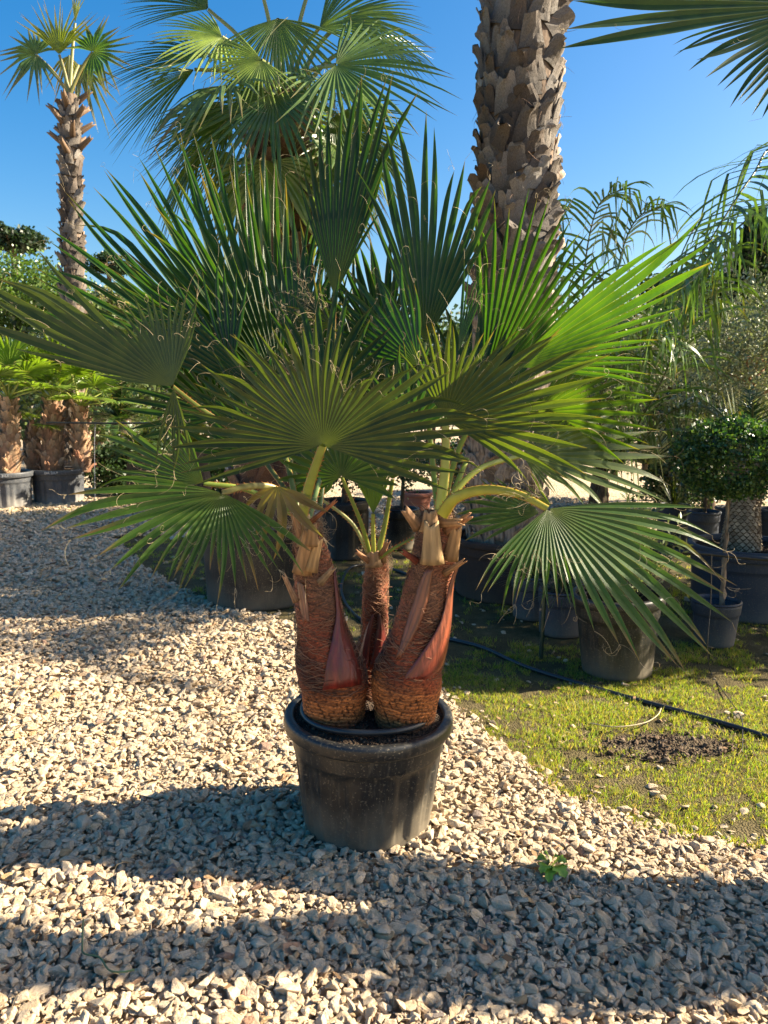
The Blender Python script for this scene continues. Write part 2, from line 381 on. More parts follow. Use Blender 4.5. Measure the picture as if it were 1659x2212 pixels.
def in_poly(x, y, poly):
    c = np.zeros(len(x), bool); n = len(poly)
    for i in range(n):
        x1, y1 = poly[i]; x2, y2 = poly[(i + 1) % n]
        cond = ((y1 > y) != (y2 > y)) & (x < (x2 - x1) * (y - y1) / (y2 - y1 + 1e-12) + x1)
        c ^= cond
    return c
bc = bare.mean(0)
a_ = np.linspace(0, 2 * math.pi, 26, endpoint=False)
bare_s = [(bc[0] + math.cos(t) * 0.24 * (1 + 0.3 * math.sin(2 * t + 1) + .12 * math.sin(7 * t)), bc[1] + math.sin(t) * 0.15 * (1 + 0.25 * math.sin(3 * t) + .15 * math.sin(8 * t))) for t in a_]
sheet('bare_soil', bare_s, 0.004, M['earth'])
def nz(x, y, s, k=0):
    return np.sin(x * s + 1.3 * k) * np.cos(y * s * 1.1 + k) * 0.5 + 0.5 * np.sin(x * s * 2.3 + y * s * 1.7 + k) * np.cos(y * s * 2.9 - x * s + 2 * k)
# gravel
POT = np.array([-0.062, 2.615])
def gravel_pts(y0, y1, sp, s0, s1, margin=0.9):
    ys = np.arange(y0, y1, sp); P_ = []
    for y in ys:
        hw = y * 0.56 + margin
        xs = np.arange(-hw, min(hw, 3.0 if y > 2.3 else hw), sp)
        P_.append(np.stack([xs, np.full_like(xs, y)], 1))
    p = np.vstack(P_); p += rng.uniform(-sp * 0.55, sp * 0.55, p.shape)
    ey = edge_y(p[:, 0]) + 0.07 * nz(p[:, 0], p[:, 1], 9.0)
    d = ey - p[:, 1]
    keep = (d > 0) | (rng.random(len(p)) < 0.25 * np.exp(d / 0.10)) | (rng.random(len(p)) < 0.012)
    keep |= (p[:, 1] > 8.3 + 0.2 * nz(p[:, 0], p[:, 1], 3))
    keep &= ~((np.hypot(p[:, 0] - POT[0], p[:, 1] - POT[1]) < 0.205))
    p = p[keep]
    s = np.clip(rng.lognormal(math.log((s0 + s1) / 2), 0.3, len(p)), s0 * 0.7, s1 * 1.35)
    z = s * 0.22 + 0.010 * (1 + nz(p[:, 0], p[:, 1], 5.0)) + rng.uniform(-0.004, 0.014, len(p)) - 0.006
    inl = edge_y(p[:, 0]) - p[:, 1]
    z = np.where((inl < 0.1) & (p[:, 1] < 8), s * 0.1, z)
    return np.column_stack([p, z]), s
gp = [gravel_pts(1.15, 3.3, 0.0190, 0.018, 0.036), gravel_pts(3.3, 6.0, 0.026, 0.022, 0.039), gravel_pts(6.0, 11.5, 0.040, 0.032, 0.047), gravel_pts(1.2, 3.6, 0.020, 0.007, 0.013)]
pts = np.vstack([g[0] for g in gp]); siz = np.concatenate([g[1] for g in gp])
extra = rng.choice(len(gp[0][0]), 420, replace=False); siz[extra] *= rng.uniform(1.25, 1.7, 420)
ng4 = len(gp[3][0]); pts[-ng4:, 2] = rng.uniform(.008, .024, ng4)
n = len(pts)
rots = np.column_stack([rng.normal(0, 0.36, n), rng.normal(0, 0.36, n), rng.uniform(0, 6.283, n)])
scl = siz[:, None] * np.column_stack([rng.uniform(0.9, 1.45, n), rng.uniform(0.8, 1.2, n), rng.uniform(0.6, 1.0, n)]) * 1.25
idx = rng.integers(0, len(STONES), n)
cz = pts[:, 1] * math.cos(PITCH) + (CAM[2] - pts[:, 2]) * math.sin(PITCH)
show = siz / cz * (np.abs(pts[:, 0] / cz * F) < 850) * (pts[:, 1] > 1.70)
top = np.argsort(-show)[:300]
rest = np.ones(n, bool); rest[top] = False
gravel = scatter('gravel', pts[rest], rots[rest], scl[rest], idx[rest], STONES, gravel_path)
for i in top:
    link('stone', STONES[idx[i]], gravel_path, mat4=Matrix.LocRotScale(V(pts[i]), Matrix.Identity(3).to_euler().__class__(rots[i].tolist()), V(scl[i])))
# soil clods in the bare patch and over the lawn
nc = 700
th = rng.uniform(0, 6.283, nc); rr = np.sqrt(rng.random(nc)) * (1 + .35 * np.sin(2 * th + 1)) * rng.choice([1, 1, 1, 1.5], nc)
cp = np.column_stack([bc[0] + np.cos(th) * rr * 0.25, bc[1] + np.sin(th) * rr * 0.16, rng.uniform(0.0, 0.014, nc)])
cs = np.clip(rng.lognormal(-4.25, .5, nc), .006, .05)
scatter('soil_clods', cp, rng.uniform(0, 6, (nc, 3)), cs[:, None] * np.ones((1, 3)), rng.integers(0, 8, nc), CLODS)
# grass
def tuft_meshes(k, nb, h, spread, w):
    out = []
    for i in range(k):
        b = Buf()
        for _ in range(nb):
            a = random.uniform(0, 6.28); r = random.uniform(0, spread)
            base = np.array([math.cos(a) * r, math.sin(a) * r, -0.003]); hh = h * random.uniform(0.5, 1.2)
            lean = np.array([random.gauss(0, .45), random.gauss(0, .45), 0]) * hh
            side = np.array([math.cos(a + 1.3), math.sin(a + 1.3), 0]) * w * random.uniform(.7, 1.2)
            m1 = base + lean * .35 + np.array([0, 0, hh * .6]); tp = base + lean + np.array([0, 0, hh])
            v = [base - side, base + side, m1 + side * .75, m1 - side * .75, m1 - side * .75, m1 + side * .75, tp + side * .1, tp - side * .1]
            g = random.random()
            c = np.array([0.14, 0.25, 0.03]) * (1 - g) + np.array([0.36, 0.36, 0.08]) * g if random.random() < 0.7 else np.array([0.42, 0.31, 0.15])
            b.add(v, [(0, 1, 2, 3), (4, 5, 6, 7)], [(0, 0), (1, 0), (1, .6), (0, .6), (0, .6), (1, .6), (1, 1), (0, 1)], c)
        out.append(b.mesh('tuft_%d' % i, M['grass']))
    return out
TUFTS = tuft_meshes(14, 14, 0.021, 0.026, 0.0014)
def grass_pts(y0, y1, sp, x1):
    gx, gy = np.meshgrid(np.arange(-3.2, x1, sp), np.arange(y0, y1, sp)); p = np.column_stack([gx.ravel(), gy.ravel()])
    p += rng.uniform(-sp * .6, sp * .6, p.shape)
    k = (p[:, 1] > edge_y(p[:, 0]) + 0.05 * nz(p[:, 0], p[:, 1], 11.0)) & (p[:, 1] < 8.3)
    k &= np.abs(p[:, 0]) < p[:, 1] * 0.56 + 0.8
    k &= (nz(p[:, 0], p[:, 1], 6.0, 2) + rng.normal(0, .22, len(p)) > -0.40 + 0.65 * np.clip(p[:, 1] - 3.6, 0, 1) + 0.25 * (nz(p[:, 0], p[:, 1], 2.2, 5) > .35))
    k &= ~(np.hypot((p[:, 0] - bc[0]) / 0.26, (p[:, 1] - bc[1]) / 0.16) < .8 + 0.4 * nz(p[:, 0], p[:, 1], 9) + .3 * rng.random(len(p)))
    return p[k]
g2 = np.vstack([grass_pts(2.2, 4.6, 0.0225, 3.2), grass_pts(4.6, 8.4, 0.045, 4.6)])
# grass fringe by the far pots at left
fr = np.column_stack([rng.uniform(-7.5, -3.3, 900), rng.uniform(9.9, 10.75, 900)])
g2 = np.vstack([g2, fr]); ng_ = len(g2)
sc_ = rng.uniform(0.6, 1.35, ng_) * (1 + 0.35 * nz(g2[:, 0], g2[:, 1], 4.0)) * np.where(g2[:, 1] > 4.6, 1.25, 1.0)
grass = scatter('grass', np.column_stack([g2, np.zeros(ng_)]), np.column_stack([np.zeros(ng_), np.zeros(ng_), rng.uniform(0, 6.28, ng_)]),
        sc_[:, None] * np.ones((1, 3)), rng.integers(0, 10, ng_), TUFTS)
tag(grass, 'short yellow green grass covering the lawn strip beside the gravel', 'grass')

# ------------------------------------------------------------------ fan leaves
def fan_geo(th0, th1, nseg, Lf, fuse, fold, jit=0.05, nst=11, taper=1.6, green=(0.05, 0.105, 0.03), brown=0.06, seed=0, sharp=0.0):
    """returns r, theta, fold offset, uv, col, quads for all segments; columns: left edge, rib, rib copy, right edge"""
    rg = np.random.default_rng(seed)
    step = (th1 - th0) / nseg
    th = th0 + (np.arange(nseg) + 0.5) * step
    r_all, t_all, w_all, uv_all, c_all, q_all, seg_all = [], [], [], [], [], [], []
    base = 0
    for k in range(nseg):
        L0 = Lf(th[k]); L = L0 * (1 + rg.normal(0, jit)); rf = fuse * L0 * (0.93 + rg.normal(0, 0.07))
        t = np.concatenate([np.linspace(0.015, rf / L, 4, endpoint=False), np.linspace(rf / L, 1.0, nst - 4)])
        r = t * L
        s = np.clip((r - rf) / (L - rf), 0, 1)
        d = abs(step) / 2
        hw = np.where(r <= rf, r * d, (rf * d) * (1 + 0.5 * s) * (1 - s ** taper)) + 0.0004
        drift = rg.normal(0, 0.42) * step
        thc = th[k] + drift * s ** 1.5
        sg = np.sign(step)
        for half in (0, 1):
            a, b = (thc - sg * hw / r, thc) if half == 0 else (thc, thc + sg * hw / r)
            wa, wb = (0 * r, fold * hw) if half == 0 else (fold * hw, 0 * r)
            rr = np.column_stack([r, r]); tt = np.column_stack([a, b]); ww = np.column_stack([wa, wb])
            u = np.column_stack([np.full_like(t, 0.0), np.full_like(t, 0.5)]) if half == 0 else np.column_stack([np.full_like(t, 0.5), np.full_like(t, 1.0)])
            vv = np.column_stack([t, t])
            g = np.array(green) * (1 + rg.normal(0, 0.08))
            bs = max(0.0, rg.normal(brown, brown * 0.8))
            fb = np.clip((t - (1 - bs)) / (0.02 + bs * 0.5), 0, 1)[:, None]
            c0 = np.array(green) * 1.0
            near = np.clip(1 - r / (0.22 * L0), 0, 1)[:, None]
            c = g * (1 - near * 0.6) + near * 0.6 * np.array([0.12, 0.15, 0.04])
            c = c * (1 - fb) + fb * np.array([0.22, 0.15, 0.08])
            c = np.repeat(c[:, None], 2, 1)
            r_all.append(rr.ravel()); t_all.append(tt.ravel()); w_all.append(ww.ravel())
            uv_all.append(np.stack([u, vv], -1).reshape(-1, 2)); c_all.append(c.reshape(-1, 3))
            q = grid_quads(len(t), 2) + base; q_all.append(q); base += 2 * len(t)
            seg_all.append(np.column_stack([np.full(2 * len(t), rg.normal() if half == 0 else seg_all[-1][0, 0]), np.repeat(s, 2), np.full(2 * len(t), L0)]))
    return (np.concatenate(r_all), np.concatenate(t_all), np.concatenate(w_all), np.vstack(uv_all), np.vstack(c_all), np.vstack(q_all), np.vstack(seg_all))

def threads(b, starts, dirs, length, curl, rad, rg, color=(0.42, 0.33, 0.19), k=3, npt=11):
    for s, d in zip(starts, dirs):
        L = length * rg.uniform(0.4, 1.3); p = np.array(s, float); d = nrm(d + rg.normal(0, .5, 3)); pts_ = [p.copy()]
        ax = nrm(rg.normal(0, 1, 3)); cu = curl * rg.uniform(-1, 1) * 2.2
        for i in range(npt - 1):
            ang = cu * (0.3 + i / npt)
            d = nrm(d * math.cos(ang) + np.cross(ax, d) * math.sin(ang) + np.array([0, 0, -0.07])); ax = nrm(ax + rg.normal(0, .18, 3))
            p = p + d * L / npt; pts_.append(p.copy())
        v, q, uv = tube(pts_, np.linspace(rad, rad * .5, npt), k)
        b.add(v, q, uv, np.array(color) * rg.uniform(0.55, 1.25))

def petiole(parent, pts3, w0, w1, green=(0.16, 0.22, 0.035), edge_c=(0.32, 0.12, 0.03), spines=True, name='petiole', seed=0, nn_=18):
    rg = np.random.default_rng(seed)
    path = smooth_path(pts3, nn_)
    t, _, _ = frames(path)
    view = nrm(CAM - path.mean(0))
    rad = np.linspace(w0, w1, nn_)
    b = Buf()
    v, q, uv = tube(path, rad, 8, 0.45, view)
    cc = np.tile(np.array(green), (len(v), 1))
    ed = np.tile((np.abs(np.cos(np.linspace(0, 2 * math.pi, 8, endpoint=False))) > 0.95), nn_)
    cc[ed] = np.array(edge_c) * 0.6 + np.array(green) * 0.4
    cc = cc * np.repeat(np.linspace(1.25, 0.95, nn_), 8)[:, None]
    b.add(v, q, uv, cc)
    if spines:
        w = nrm(np.cross(t, view))
        for i in np.linspace(1, nn_ - 3, 15):
            j = int(i); f = i - j; c = path[j] * (1 - f) + path[j + 1] * f
            for s in (-1, 1):
                o = c + w[j] * s * rad[j] * 0.95 + t[j] * rg.uniform(-.006, .006); ln = rg.uniform(0.004, 0.008)
                tip = o + w[j] * s * ln + t[j] * ln * .6
                a1 = o + t[j] * 0.0028; a2 = o - t[j] * 0.0028; a3 = o + view * 0.002
                b.add([a1, a2, tip, tip + t[j] * .0003], [(0, 1, 2, 3)], None, edge_c); b.add([a1, a3, tip, tip + t[j] * .0003], [(0, 1, 2, 3)], None, edge_c)
    return link(name, b.mesh(name, M['petiole'], True), parent)

def hero_fan(parent, hub, z, tips, n, grad=(0, 0), cup=0.0, arc=0.0, droop=0.0, fuse=0.55, fold=0.55, seed=1, jit=0.05, nthr=16,
             green=(0.045, 0.10, 0.028), brown=0.05, curl_back=0.0, wild=1.0, label=None, zt=None, taper=1.6):
    fuse = fuse * .97; tips = np.array(tips, float); d = tips - np.array(hub)
    ang = np.unwrap(np.arctan2(-d[:, 1], d[:, 0])); ln = np.hypot(d[:, 0], d[:, 1])
    if ang[0] > ang[-1]: ang = ang[::-1]; ln = ln[::-1]
    Lf = lambda a: np.interp(a, ang, ln)
    r, th, w, uv, c, q, seg = fan_geo(ang[0], ang[-1], n, Lf, fuse, fold, jit, 12, taper, green, brown, seed)
    m = z / F
    L0 = Lf(th); t = np.clip(r / L0, 0, 1.15)
    dx = r * np.cos(th); dy = r * np.sin(th)
    s = seg[:, 1]; rn = seg[:, 0]
    bend_ = np.where(np.abs(rn) > 1.25, 0.22 * (np.abs(rn) - 1.0), 0)
    up = arc * L0 * (t - t ** 2) - bend_ * L0 * np.clip(t - .72, 0, 1) ** 1.5 * 3 - droop * L0 * np.clip(t - 0.6, 0, 1) ** 2 * (1 + 0.8 * rn)
    dep = (grad[0] * dx + grad[1] * dy + cup * r - curl_back * r * t + w + wild * 0.035 * rn * s ** 1.5 * L0) * m
    V3 = P(hub[0] + dx, hub[1] - dy - up, z + dep)
    b = Buf(); b.add(V3, q, uv, c)
    o = link('frond', b.mesh('frond_blade', M['leaf'], True), parent)
    if label: o['label'] = label
    if nthr:
        rg = np.random.default_rng(seed + 100); tb = Buf()
        # threads hang at the clefts and the tips
        cand = np.where((s > 0.0) & (s < 0.5) & ((uv[:, 0] < 0.01) | (uv[:, 0] > .99)))[0]
        cand2 = np.where(s > 0.93)[0]
        pick = np.concatenate([rg.choice(cand, nthr), rg.choice(cand2, max(4, nthr // 2))])
        out = nrm(V3[pick] - P(hub[0], hub[1], z))
        threads(tb, V3[pick] , out, 0.085, 0.55, 0.00055, rg)
        f = link('fibre', tb.mesh('leaf_threads', M['fibre']), o); tag(f, kind='stuff')
    return o

# ------------------------------------------------------------------ hero: trunks
def hero_trunk(parent, rows, Y, seed, ring_to, label=None, rings=True):
    """rows: (centre px, py, half width px)"""
    rows = np.array(rows, float); rg = np.random.default_rng(seed)
    nn_, k = 260, 120
    pyv = np.linspace(rows[0, 1], rows[-1, 1], nn_)
    o_ = np.argsort(rows[:, 1])
    cx = np.interp(pyv, rows[o_, 1], rows[o_, 0]); hw = np.interp(pyv, rows[o_, 1], rows[o_, 2])
    ker = np.ones(19) / 19
    cx = np.convolve(np.pad(cx, 9, 'edge'), ker, 'valid'); hw = np.convolve(np.pad(hw, 9, 'edge'), ker, 'valid')
    cen = np.array([AT(x, y, Y) for x, y in zip(cx, pyv)])
    rad = hw * (Y * math.cos(PITCH) + (CAM[2] - cen[:, 2]) * math.sin(PITCH)) / F
    a = np.linspace(0, 2 * math.pi, k, endpoint=False)
    A, I = np.meshgrid(a, np.arange(nn_)); Z = cen[:, 2][:, None]
    lowf = np.clip((ring_to + 0.03 * np.sin(A * 1.0 + 2.6 * seed) + 0.012 * np.sin(A * 5 + seed) - Z) / 0.07, 0, 1)
    tilt = 0.018 * np.sin(A + seed) + 0.002 * np.sin(A * 7)
    ph = (Z + tilt) / 0.0135
    saw = (ph - np.floor(ph))
    crack = (np.sin(A * 34 + 3 * np.sin(A * 3 + seed) + np.floor(ph) * 1.9) > 0.93) * 1.0
    disp = lowf * (0.0060 * saw - 0.005 * crack) + (1 - lowf) * (0.0035 * np.sin(A * 3 + Z * 26 + seed) + 0.0008 * rg.normal(0, 1, A.shape))
    Rr = rad[:, None] + disp
    v = np.stack([cen[:, 0][:, None] + Rr * np.cos(A), cen[:, 1][:, None] + Rr * 0.92 * np.sin(A), np.broadcast_to(Z, A.shape)], -1).reshape(-1, 3)
    c_up = np.array([0.20, 0.045, 0.018]); c_r = np.array([0.38, 0.135, 0.04]); c_dark = np.array([0.09, 0.05, 0.03])
    mixv = (0.5 + 0.5 * np.sin(np.floor(ph) * 2.4)) * 0.55 + 0.25
    cr = c_r[None, None] * (0.55 + mixv[..., None]) * (0.55 + 0.65 * saw[..., None]) * (1 - 0.75 * crack[..., None])
    pat = 0.75 + 0.4 * np.sin(A * 2 + Z * 14 + seed)[..., None]
    cu = c_up * pat + np.array([0.10, 0.07, 0.045]) * np.clip((Z - 0.72) / .15, 0, 1)[..., None]
    soil = np.clip((0.44 - Z) / 0.03, 0, 1)[..., None]
    c = cu * (1 - lowf[..., None]) + cr * lowf[..., None]; c = c * (1 - soil * .75) + c_dark * soil * .75
    uvv = np.stack([A / 6.283 * 3, Z + 0 * A], -1)
    me = mesh('trunk', v, grid_quads(nn_, k, True), M['stem'], uvv.reshape(-1, 2), c.reshape(-1, 3), True)
    o = link('trunk', me, parent)
    if label: o['label'] = label
    # woven fibre hugging the stem
    b = Buf(); zz = cen[:, 2]; asc = np.argsort(zz)
    def surf(ang, z_, off):
        x = np.interp(z_, zz[asc], cen[asc, 0]); y = np.interp(z_, zz[asc], cen[asc, 1]); r_ = np.interp(z_, zz[asc], rad[asc]) + off
        return np.stack([x + r_ * np.cos(ang), y + r_ * .92 * np.sin(ang), z_], -1)
    for i in range(900):
        z0 = rg.uniform(ring_to - .02, zz.max() + .0); a0 = rg.uniform(0, 6.28); 
        s = rg.choice([-1, 1]); L = rg.uniform(0.5, 1.6); nn2 = 7; tt = np.linspace(0, 1, nn2)
        ang = a0 + tt * L; z_ = z0 + s * tt * rg.uniform(0.0, 0.05) + rg.normal(0, .002, nn2)
        off = rg.uniform(0.001, 0.005) + 0.004 * np.sin(tt * 3.1) * rg.random() + (rg.uniform(0, .02) * tt ** 3 if rg.random() < .15 else 0)
        pv, q, uv = tube(surf(ang, np.clip(z_, zz.min(), zz.max() + .02), off), rg.uniform(0.0005, 0.0011), 3)
        b.add(pv, q, uv, np.array([0.30, 0.15, 0.08]) * rg.uniform(.25, 1.5))
    # shaggy collar near the top
    for i in range(240):
        a0 = rg.uniform(0, 6.28); z0 = zz.max() - abs(rg.normal(0, .035)); st = surf(np.array([a0]), np.array([z0]), 0.003)[0]
        out = np.array([math.cos(a0), math.sin(a0), rg.normal(0, .5)])
        threads(b, [st], [out * .5 + nrm(rg.normal(0, 1, 3)) * .6], 0.055, 0.5, 0.0007, rg, (0.36, 0.26, 0.15), 3, 8)
    f = link('fibre', b.mesh('stem_fibre_net', M['fibre']), o); tag(f, kind='stuff')
    return o, surf, zz

def strip_on(surf, pts_, parent, mat, name, thick=0.004, cols=None, nw=9, nl=16, bulge=0.006, label=None):
    """a leaf-base plate lying on a stem: pts_ rows (angle centre, z, half-angle, lift)"""
    p = smooth_path(np.array(pts_, float), nl)
    u = np.linspace(-1, 1, nw)
    ang = p[:, 0][:, None] + u[None] * p[:, 2][:, None]
    z_ = np.repeat(p[:, 1][:, None], nw, 1) - 0.01 * (u[None] ** 2)
    off = p[:, 3][:, None] + bulge * (1 - u[None] ** 2) + 0.0018 * np.sin(u[None] * 17)
    v1 = surf(ang, z_, off); v2 = surf(ang, z_, off - thick)
    b = Buf(); q = grid_quads(nl, nw)
    t = np.linspace(0, 1, nl)[:, None] * np.ones((1, nw))
    c0, c1 = cols
    c = np.array(c0)[None, None] * (1 - t[..., None]) + np.array(c1)[None, None] * t[..., None]
    c = c * (0.85 + 0.3 * np.sin(u * 9)[None, :, None])
    b.add(v1.reshape(-1, 3), q, None, c.reshape(-1, 3)); b.add(v2.reshape(-1, 3), q[:, ::-1], None, c.reshape(-1, 3) * .6)
    # rim closing the two skins
    ring = np.concatenate([np.arange(nw), np.arange(1, nl) * nw + nw - 1, (nl - 1) * nw + np.arange(nw - 2, -1, -1), np.arange(nl - 2, 0, -1) * nw])
    n_ = nl * nw; qq = [(ring[i], ring[(i + 1) % len(ring)], ring[(i + 1) % len(ring)] + n_, ring[i] + n_) for i in range(len(ring))]
    b.q.append(np.array(qq)[:, ::-1])
    o = link(name, b.mesh(name, mat, True), parent)
    if label: o['label'] = label
    return o

def stub(parent, base, direction, length, w, th, col=(0.42, 0.27, 0.13), name='leaf_stub', face=None, seed=0):
    """cut leaf stalk: a curved trough-shaped wedge with a torn end"""
    rg = np.random.default_rng(seed)
    d = nrm(direction); view = nrm(CAM - np.array(base)) if face is None else nrm(face)
    s = nrm(np.cross(d, view)); nrm_ = np.cross(s, d)
    nl, nw = 7, 9; t = np.linspace(0, 1, nl); u = np.linspace(-1, 1, nw)
    wid = w * (1 - 0.42 * t ** 0.7)
    tor = rg.normal(0, .035, nw) * length; tor -= 0.12 * length * np.exp(-(u * 3) ** 2)
    f = np.array(base) + d * (t * length)[:, None, None][:, 0] 
    v = (f[:, None] + s * (wid[:, None] * u[None])[..., None] + nrm_ * (th * (1 - u[None] ** 2) * (1 - .3 * t[:, None]) + 0.02 * t[:, None] ** 2 * 0)[..., None])
    v = v + d * (tor[None] * (t[:, None] ** 4))[..., None]
    v2 = v - nrm_ * (th * 0.75)
    q = grid_quads(nl, nw); b = Buf()
    c = np.array(col)[None, None] * (0.6 + 0.55 * t[:, None, None]) * (0.85 + 0.2 * np.sin(u * 8 + seed)[None, :, None])
    b.add(v.reshape(-1, 3), q, None, c.reshape(-1, 3)); b.add(v2.reshape(-1, 3), q[:, ::-1], None, c.reshape(-1, 3) * .7)
    ring = np.concatenate([np.arange(nw), np.arange(1, nl) * nw + nw - 1, (nl - 1) * nw + np.arange(nw - 2, -1, -1), np.arange(nl - 2, 0, -1) * nw])
    n_ = nl * nw; b.q.append(np.array([(ring[i], ring[(i + 1) % len(ring)], ring[(i + 1) % len(ring)] + n_, ring[i] + n_) for i in range(len(ring))])[:, ::-1])
    return link(name, b.mesh(name, M['wood'], False), parent)

# ------------------------------------------------------------------ pots
def lathe(profile, k=72, flute=None):
    pr = np.array(profile, float); a = np.linspace(0, 2 * math.pi, k, endpoint=False)
    r = np.repeat(pr[:, 0][:, None], k, 1)
    if flute is not None: r = r + flute(a[None, :], pr[:, 1][:, None])
    v = np.stack([r * np.cos(a), r * np.sin(a), np.repeat(pr[:, 1][:, None], k, 1)], -1).reshape(-1, 3)
    return v, grid_quads(len(pr), k, True)[:, ::-1]
def pot(label, x, y, rt, rb, h, mat, cat='plant pot', group=None, flutes=18, amp=0.004, rim_h=0.05, rim_w=0.028, soil_z=0.03, bands=1, tilt=(0, 0), name='plant_pot', z0=0.0, soil=True, k=96, fill='soil'):
    t = thing(name, label, cat, (x, y, z0), 0, group); t.rotation_euler = (tilt[0], tilt[1], 0)
    r = lambda z: rb + (rt - rim_w - rb) * (z / h)
    zb = h - rim_h - 0.075
    prof = [(rb - .03, 0.012), (rb - .012, 0.0), (rb, 0.012)] + [(r(z), z) for z in np.linspace(0.03, zb, 12)]
    prof += [(r(zb) + .006, zb + .006)] + [(r(z) + .006, z) for z in np.linspace(zb + .012, h - rim_h, 4)]
    prof += [(r(h) - .006, h - .004), (r(h) - .012, h - soil_z - .02)]
    def fl(a, z):
        e = np.clip((z - .03) / .02, 0, 1) * np.clip((zb - .003 - z) / .01, 0, 1)
        sq = np.tanh(9 * np.sin(a * flutes + .4)) * .6 + .5 * np.sin(a * flutes / 2)
        return e * (amp * sq)
    v, q = lathe(prof, k, fl if flutes else None)
    me = mesh('body', v, q, mat, None, None, True); o = link('body', me); o.parent = t
    rim = [(r(h) - .010, h - .03), (r(h) - .010, h - .004), (r(h) - .003, h), (rt - .01, h), (rt - .002, h - .006), (rt, h - .016), (rt - .001, h - rim_h + .006), (rt - .005, h - rim_h), (r(h) + .002, h - rim_h + .001)]
    v, q = lathe(rim, k); o = link('rim', mesh('rim', v, q, mat, None, None, True)); o.parent = t
    if soil:
        rs = r(h - soil_z) - .008; nr, kk = 12, 48
        rr = np.linspace(0.001, rs, nr); a = np.linspace(0, 2 * math.pi, kk, endpoint=False)
        X = rr[:, None] * np.cos(a); Y = rr[:, None] * np.sin(a)
        Z = h - soil_z + 0.006 * nz(X, Y, 40.0, x) + 0.005 * rng.normal(0, 1, X.shape)
        o = link('soil', mesh('soil', np.stack([X, Y, Z], -1).reshape(-1, 3), grid_quads(nr, kk, True), M['soil'], None, None, True)); o.parent = t
    return t

POT_H = 0.425
main_pot = pot('large black ribbed pot holding the triple trunked palm on the gravel', POT[0], POT[1], 0.300, 0.228, POT_H, M['pot'], flutes=14, amp=0.0065, rim_h=0.050, rim_w=0.024, soil_z=0.014, tilt=(R(0.6), R(1.0)), k=160)
# embossed ring mark on the pot's upper band
a = np.linspace(0, 2 * math.pi, 30); ang0 = R(-90 + 24); rr_ = 0.2705
def on_pot(u, z): return np.stack([rr_ * np.cos(ang0 + u / rr_), rr_ * np.sin(ang0 + u / rr_), z], -1)
mk = Buf()
for w_, h_ in ((0.022, 0.03), (0.015, 0.022)):
    v, q, uv = tube(on_pot(w_ * np.cos(a), 0.328 + h_ * np.sin(a)), 0.0011, 4); mk.add(v, q, uv, (1, 1, 1))
o = link('embossed_mark', mk.mesh('embossed_mark', M['pot'])); o.parent = main_pot
# irrigation hose ring lying on the soil
a = np.linspace(R(150), R(392), 60)
hz = POT_H + 0.006
v, q, uv = tube(np.stack([POT[0] + 0.235 * np.cos(a) + .006, POT[1] + 0.225 * np.sin(a) + .012, hz + 0.004 * np.sin(a * 3)], -1), 0.0105, 12)
o = link('hose_ring', mesh('hose_ring', v, q, M['hose'], uv, np.tile((0.02, 0.024, 0.028), (len(v), 1)), True))
tag(o, 'black irrigation hose curled round the trunks on the potting soil', 'hose')
# loose crumbs and roots on the potting soil
nc = 260; th = rng.uniform(0, 6.28, nc); r_ = 0.25 * np.sqrt(rng.random(nc))
o = scatter('soil_crumbs', np.column_stack([np.cos(th) * r_, np.sin(th) * r_, np.full(nc, POT_H - .012)]), rng.uniform(0, 6, (nc, 3)),
        rng.uniform(0.004, 0.016, (nc, 1)) * np.ones((1, 3)), rng.integers(0, 8, nc), CLODS)
o.parent = main_pot

# ------------------------------------------------------------------ hero palm
palm = thing('fan_palm', 'large fan palm with three red brown trunks in the central black pot', 'palm', (POT[0], POT[1], POT_H - .03))
TL, sL, zL = hero_trunk(palm, [(724, 1560, 60), (722, 1520, 66), (720, 1480, 72), (715, 1440, 74), (705, 1400, 64), (693, 1350, 53), (687, 1300, 48), (680, 1240, 42), (670, 1180, 34), (662, 1125, 27)], 2.58, 1, 0.54, 'left trunk, thick and dark with matted fibre')
TR, sR, zR = hero_trunk(palm, [(874, 1570, 60), (876, 1520, 66), (878, 1480, 75), (882, 1440, 74), (895, 1400, 67), (908, 1350, 59), (919, 1300, 52), (927, 1250, 48), (938, 1200, 46), (943, 1150, 42), (945, 1105, 34)], 2.56, 2, 0.605, 'right trunk, leaning, with a ringed orange foot')
TM, sM, zM = hero_trunk(palm, [(800, 1550, 52), (800, 1500, 50), (801, 1462, 38), (804, 1400, 29), (809, 1350, 27), (811, 1300, 26), (812, 1240, 25), (813, 1185, 22)], 2.80, 3, 0.30, 'thin middle trunk')
D = math.pi / 180
RED = ((0.17, 0.022, 0.015), (0.10, 0.014, 0.012))
def zof(py, Y): return float(AT(800, py, Y)[2])
z = lambda py: zof(py, 2.57)
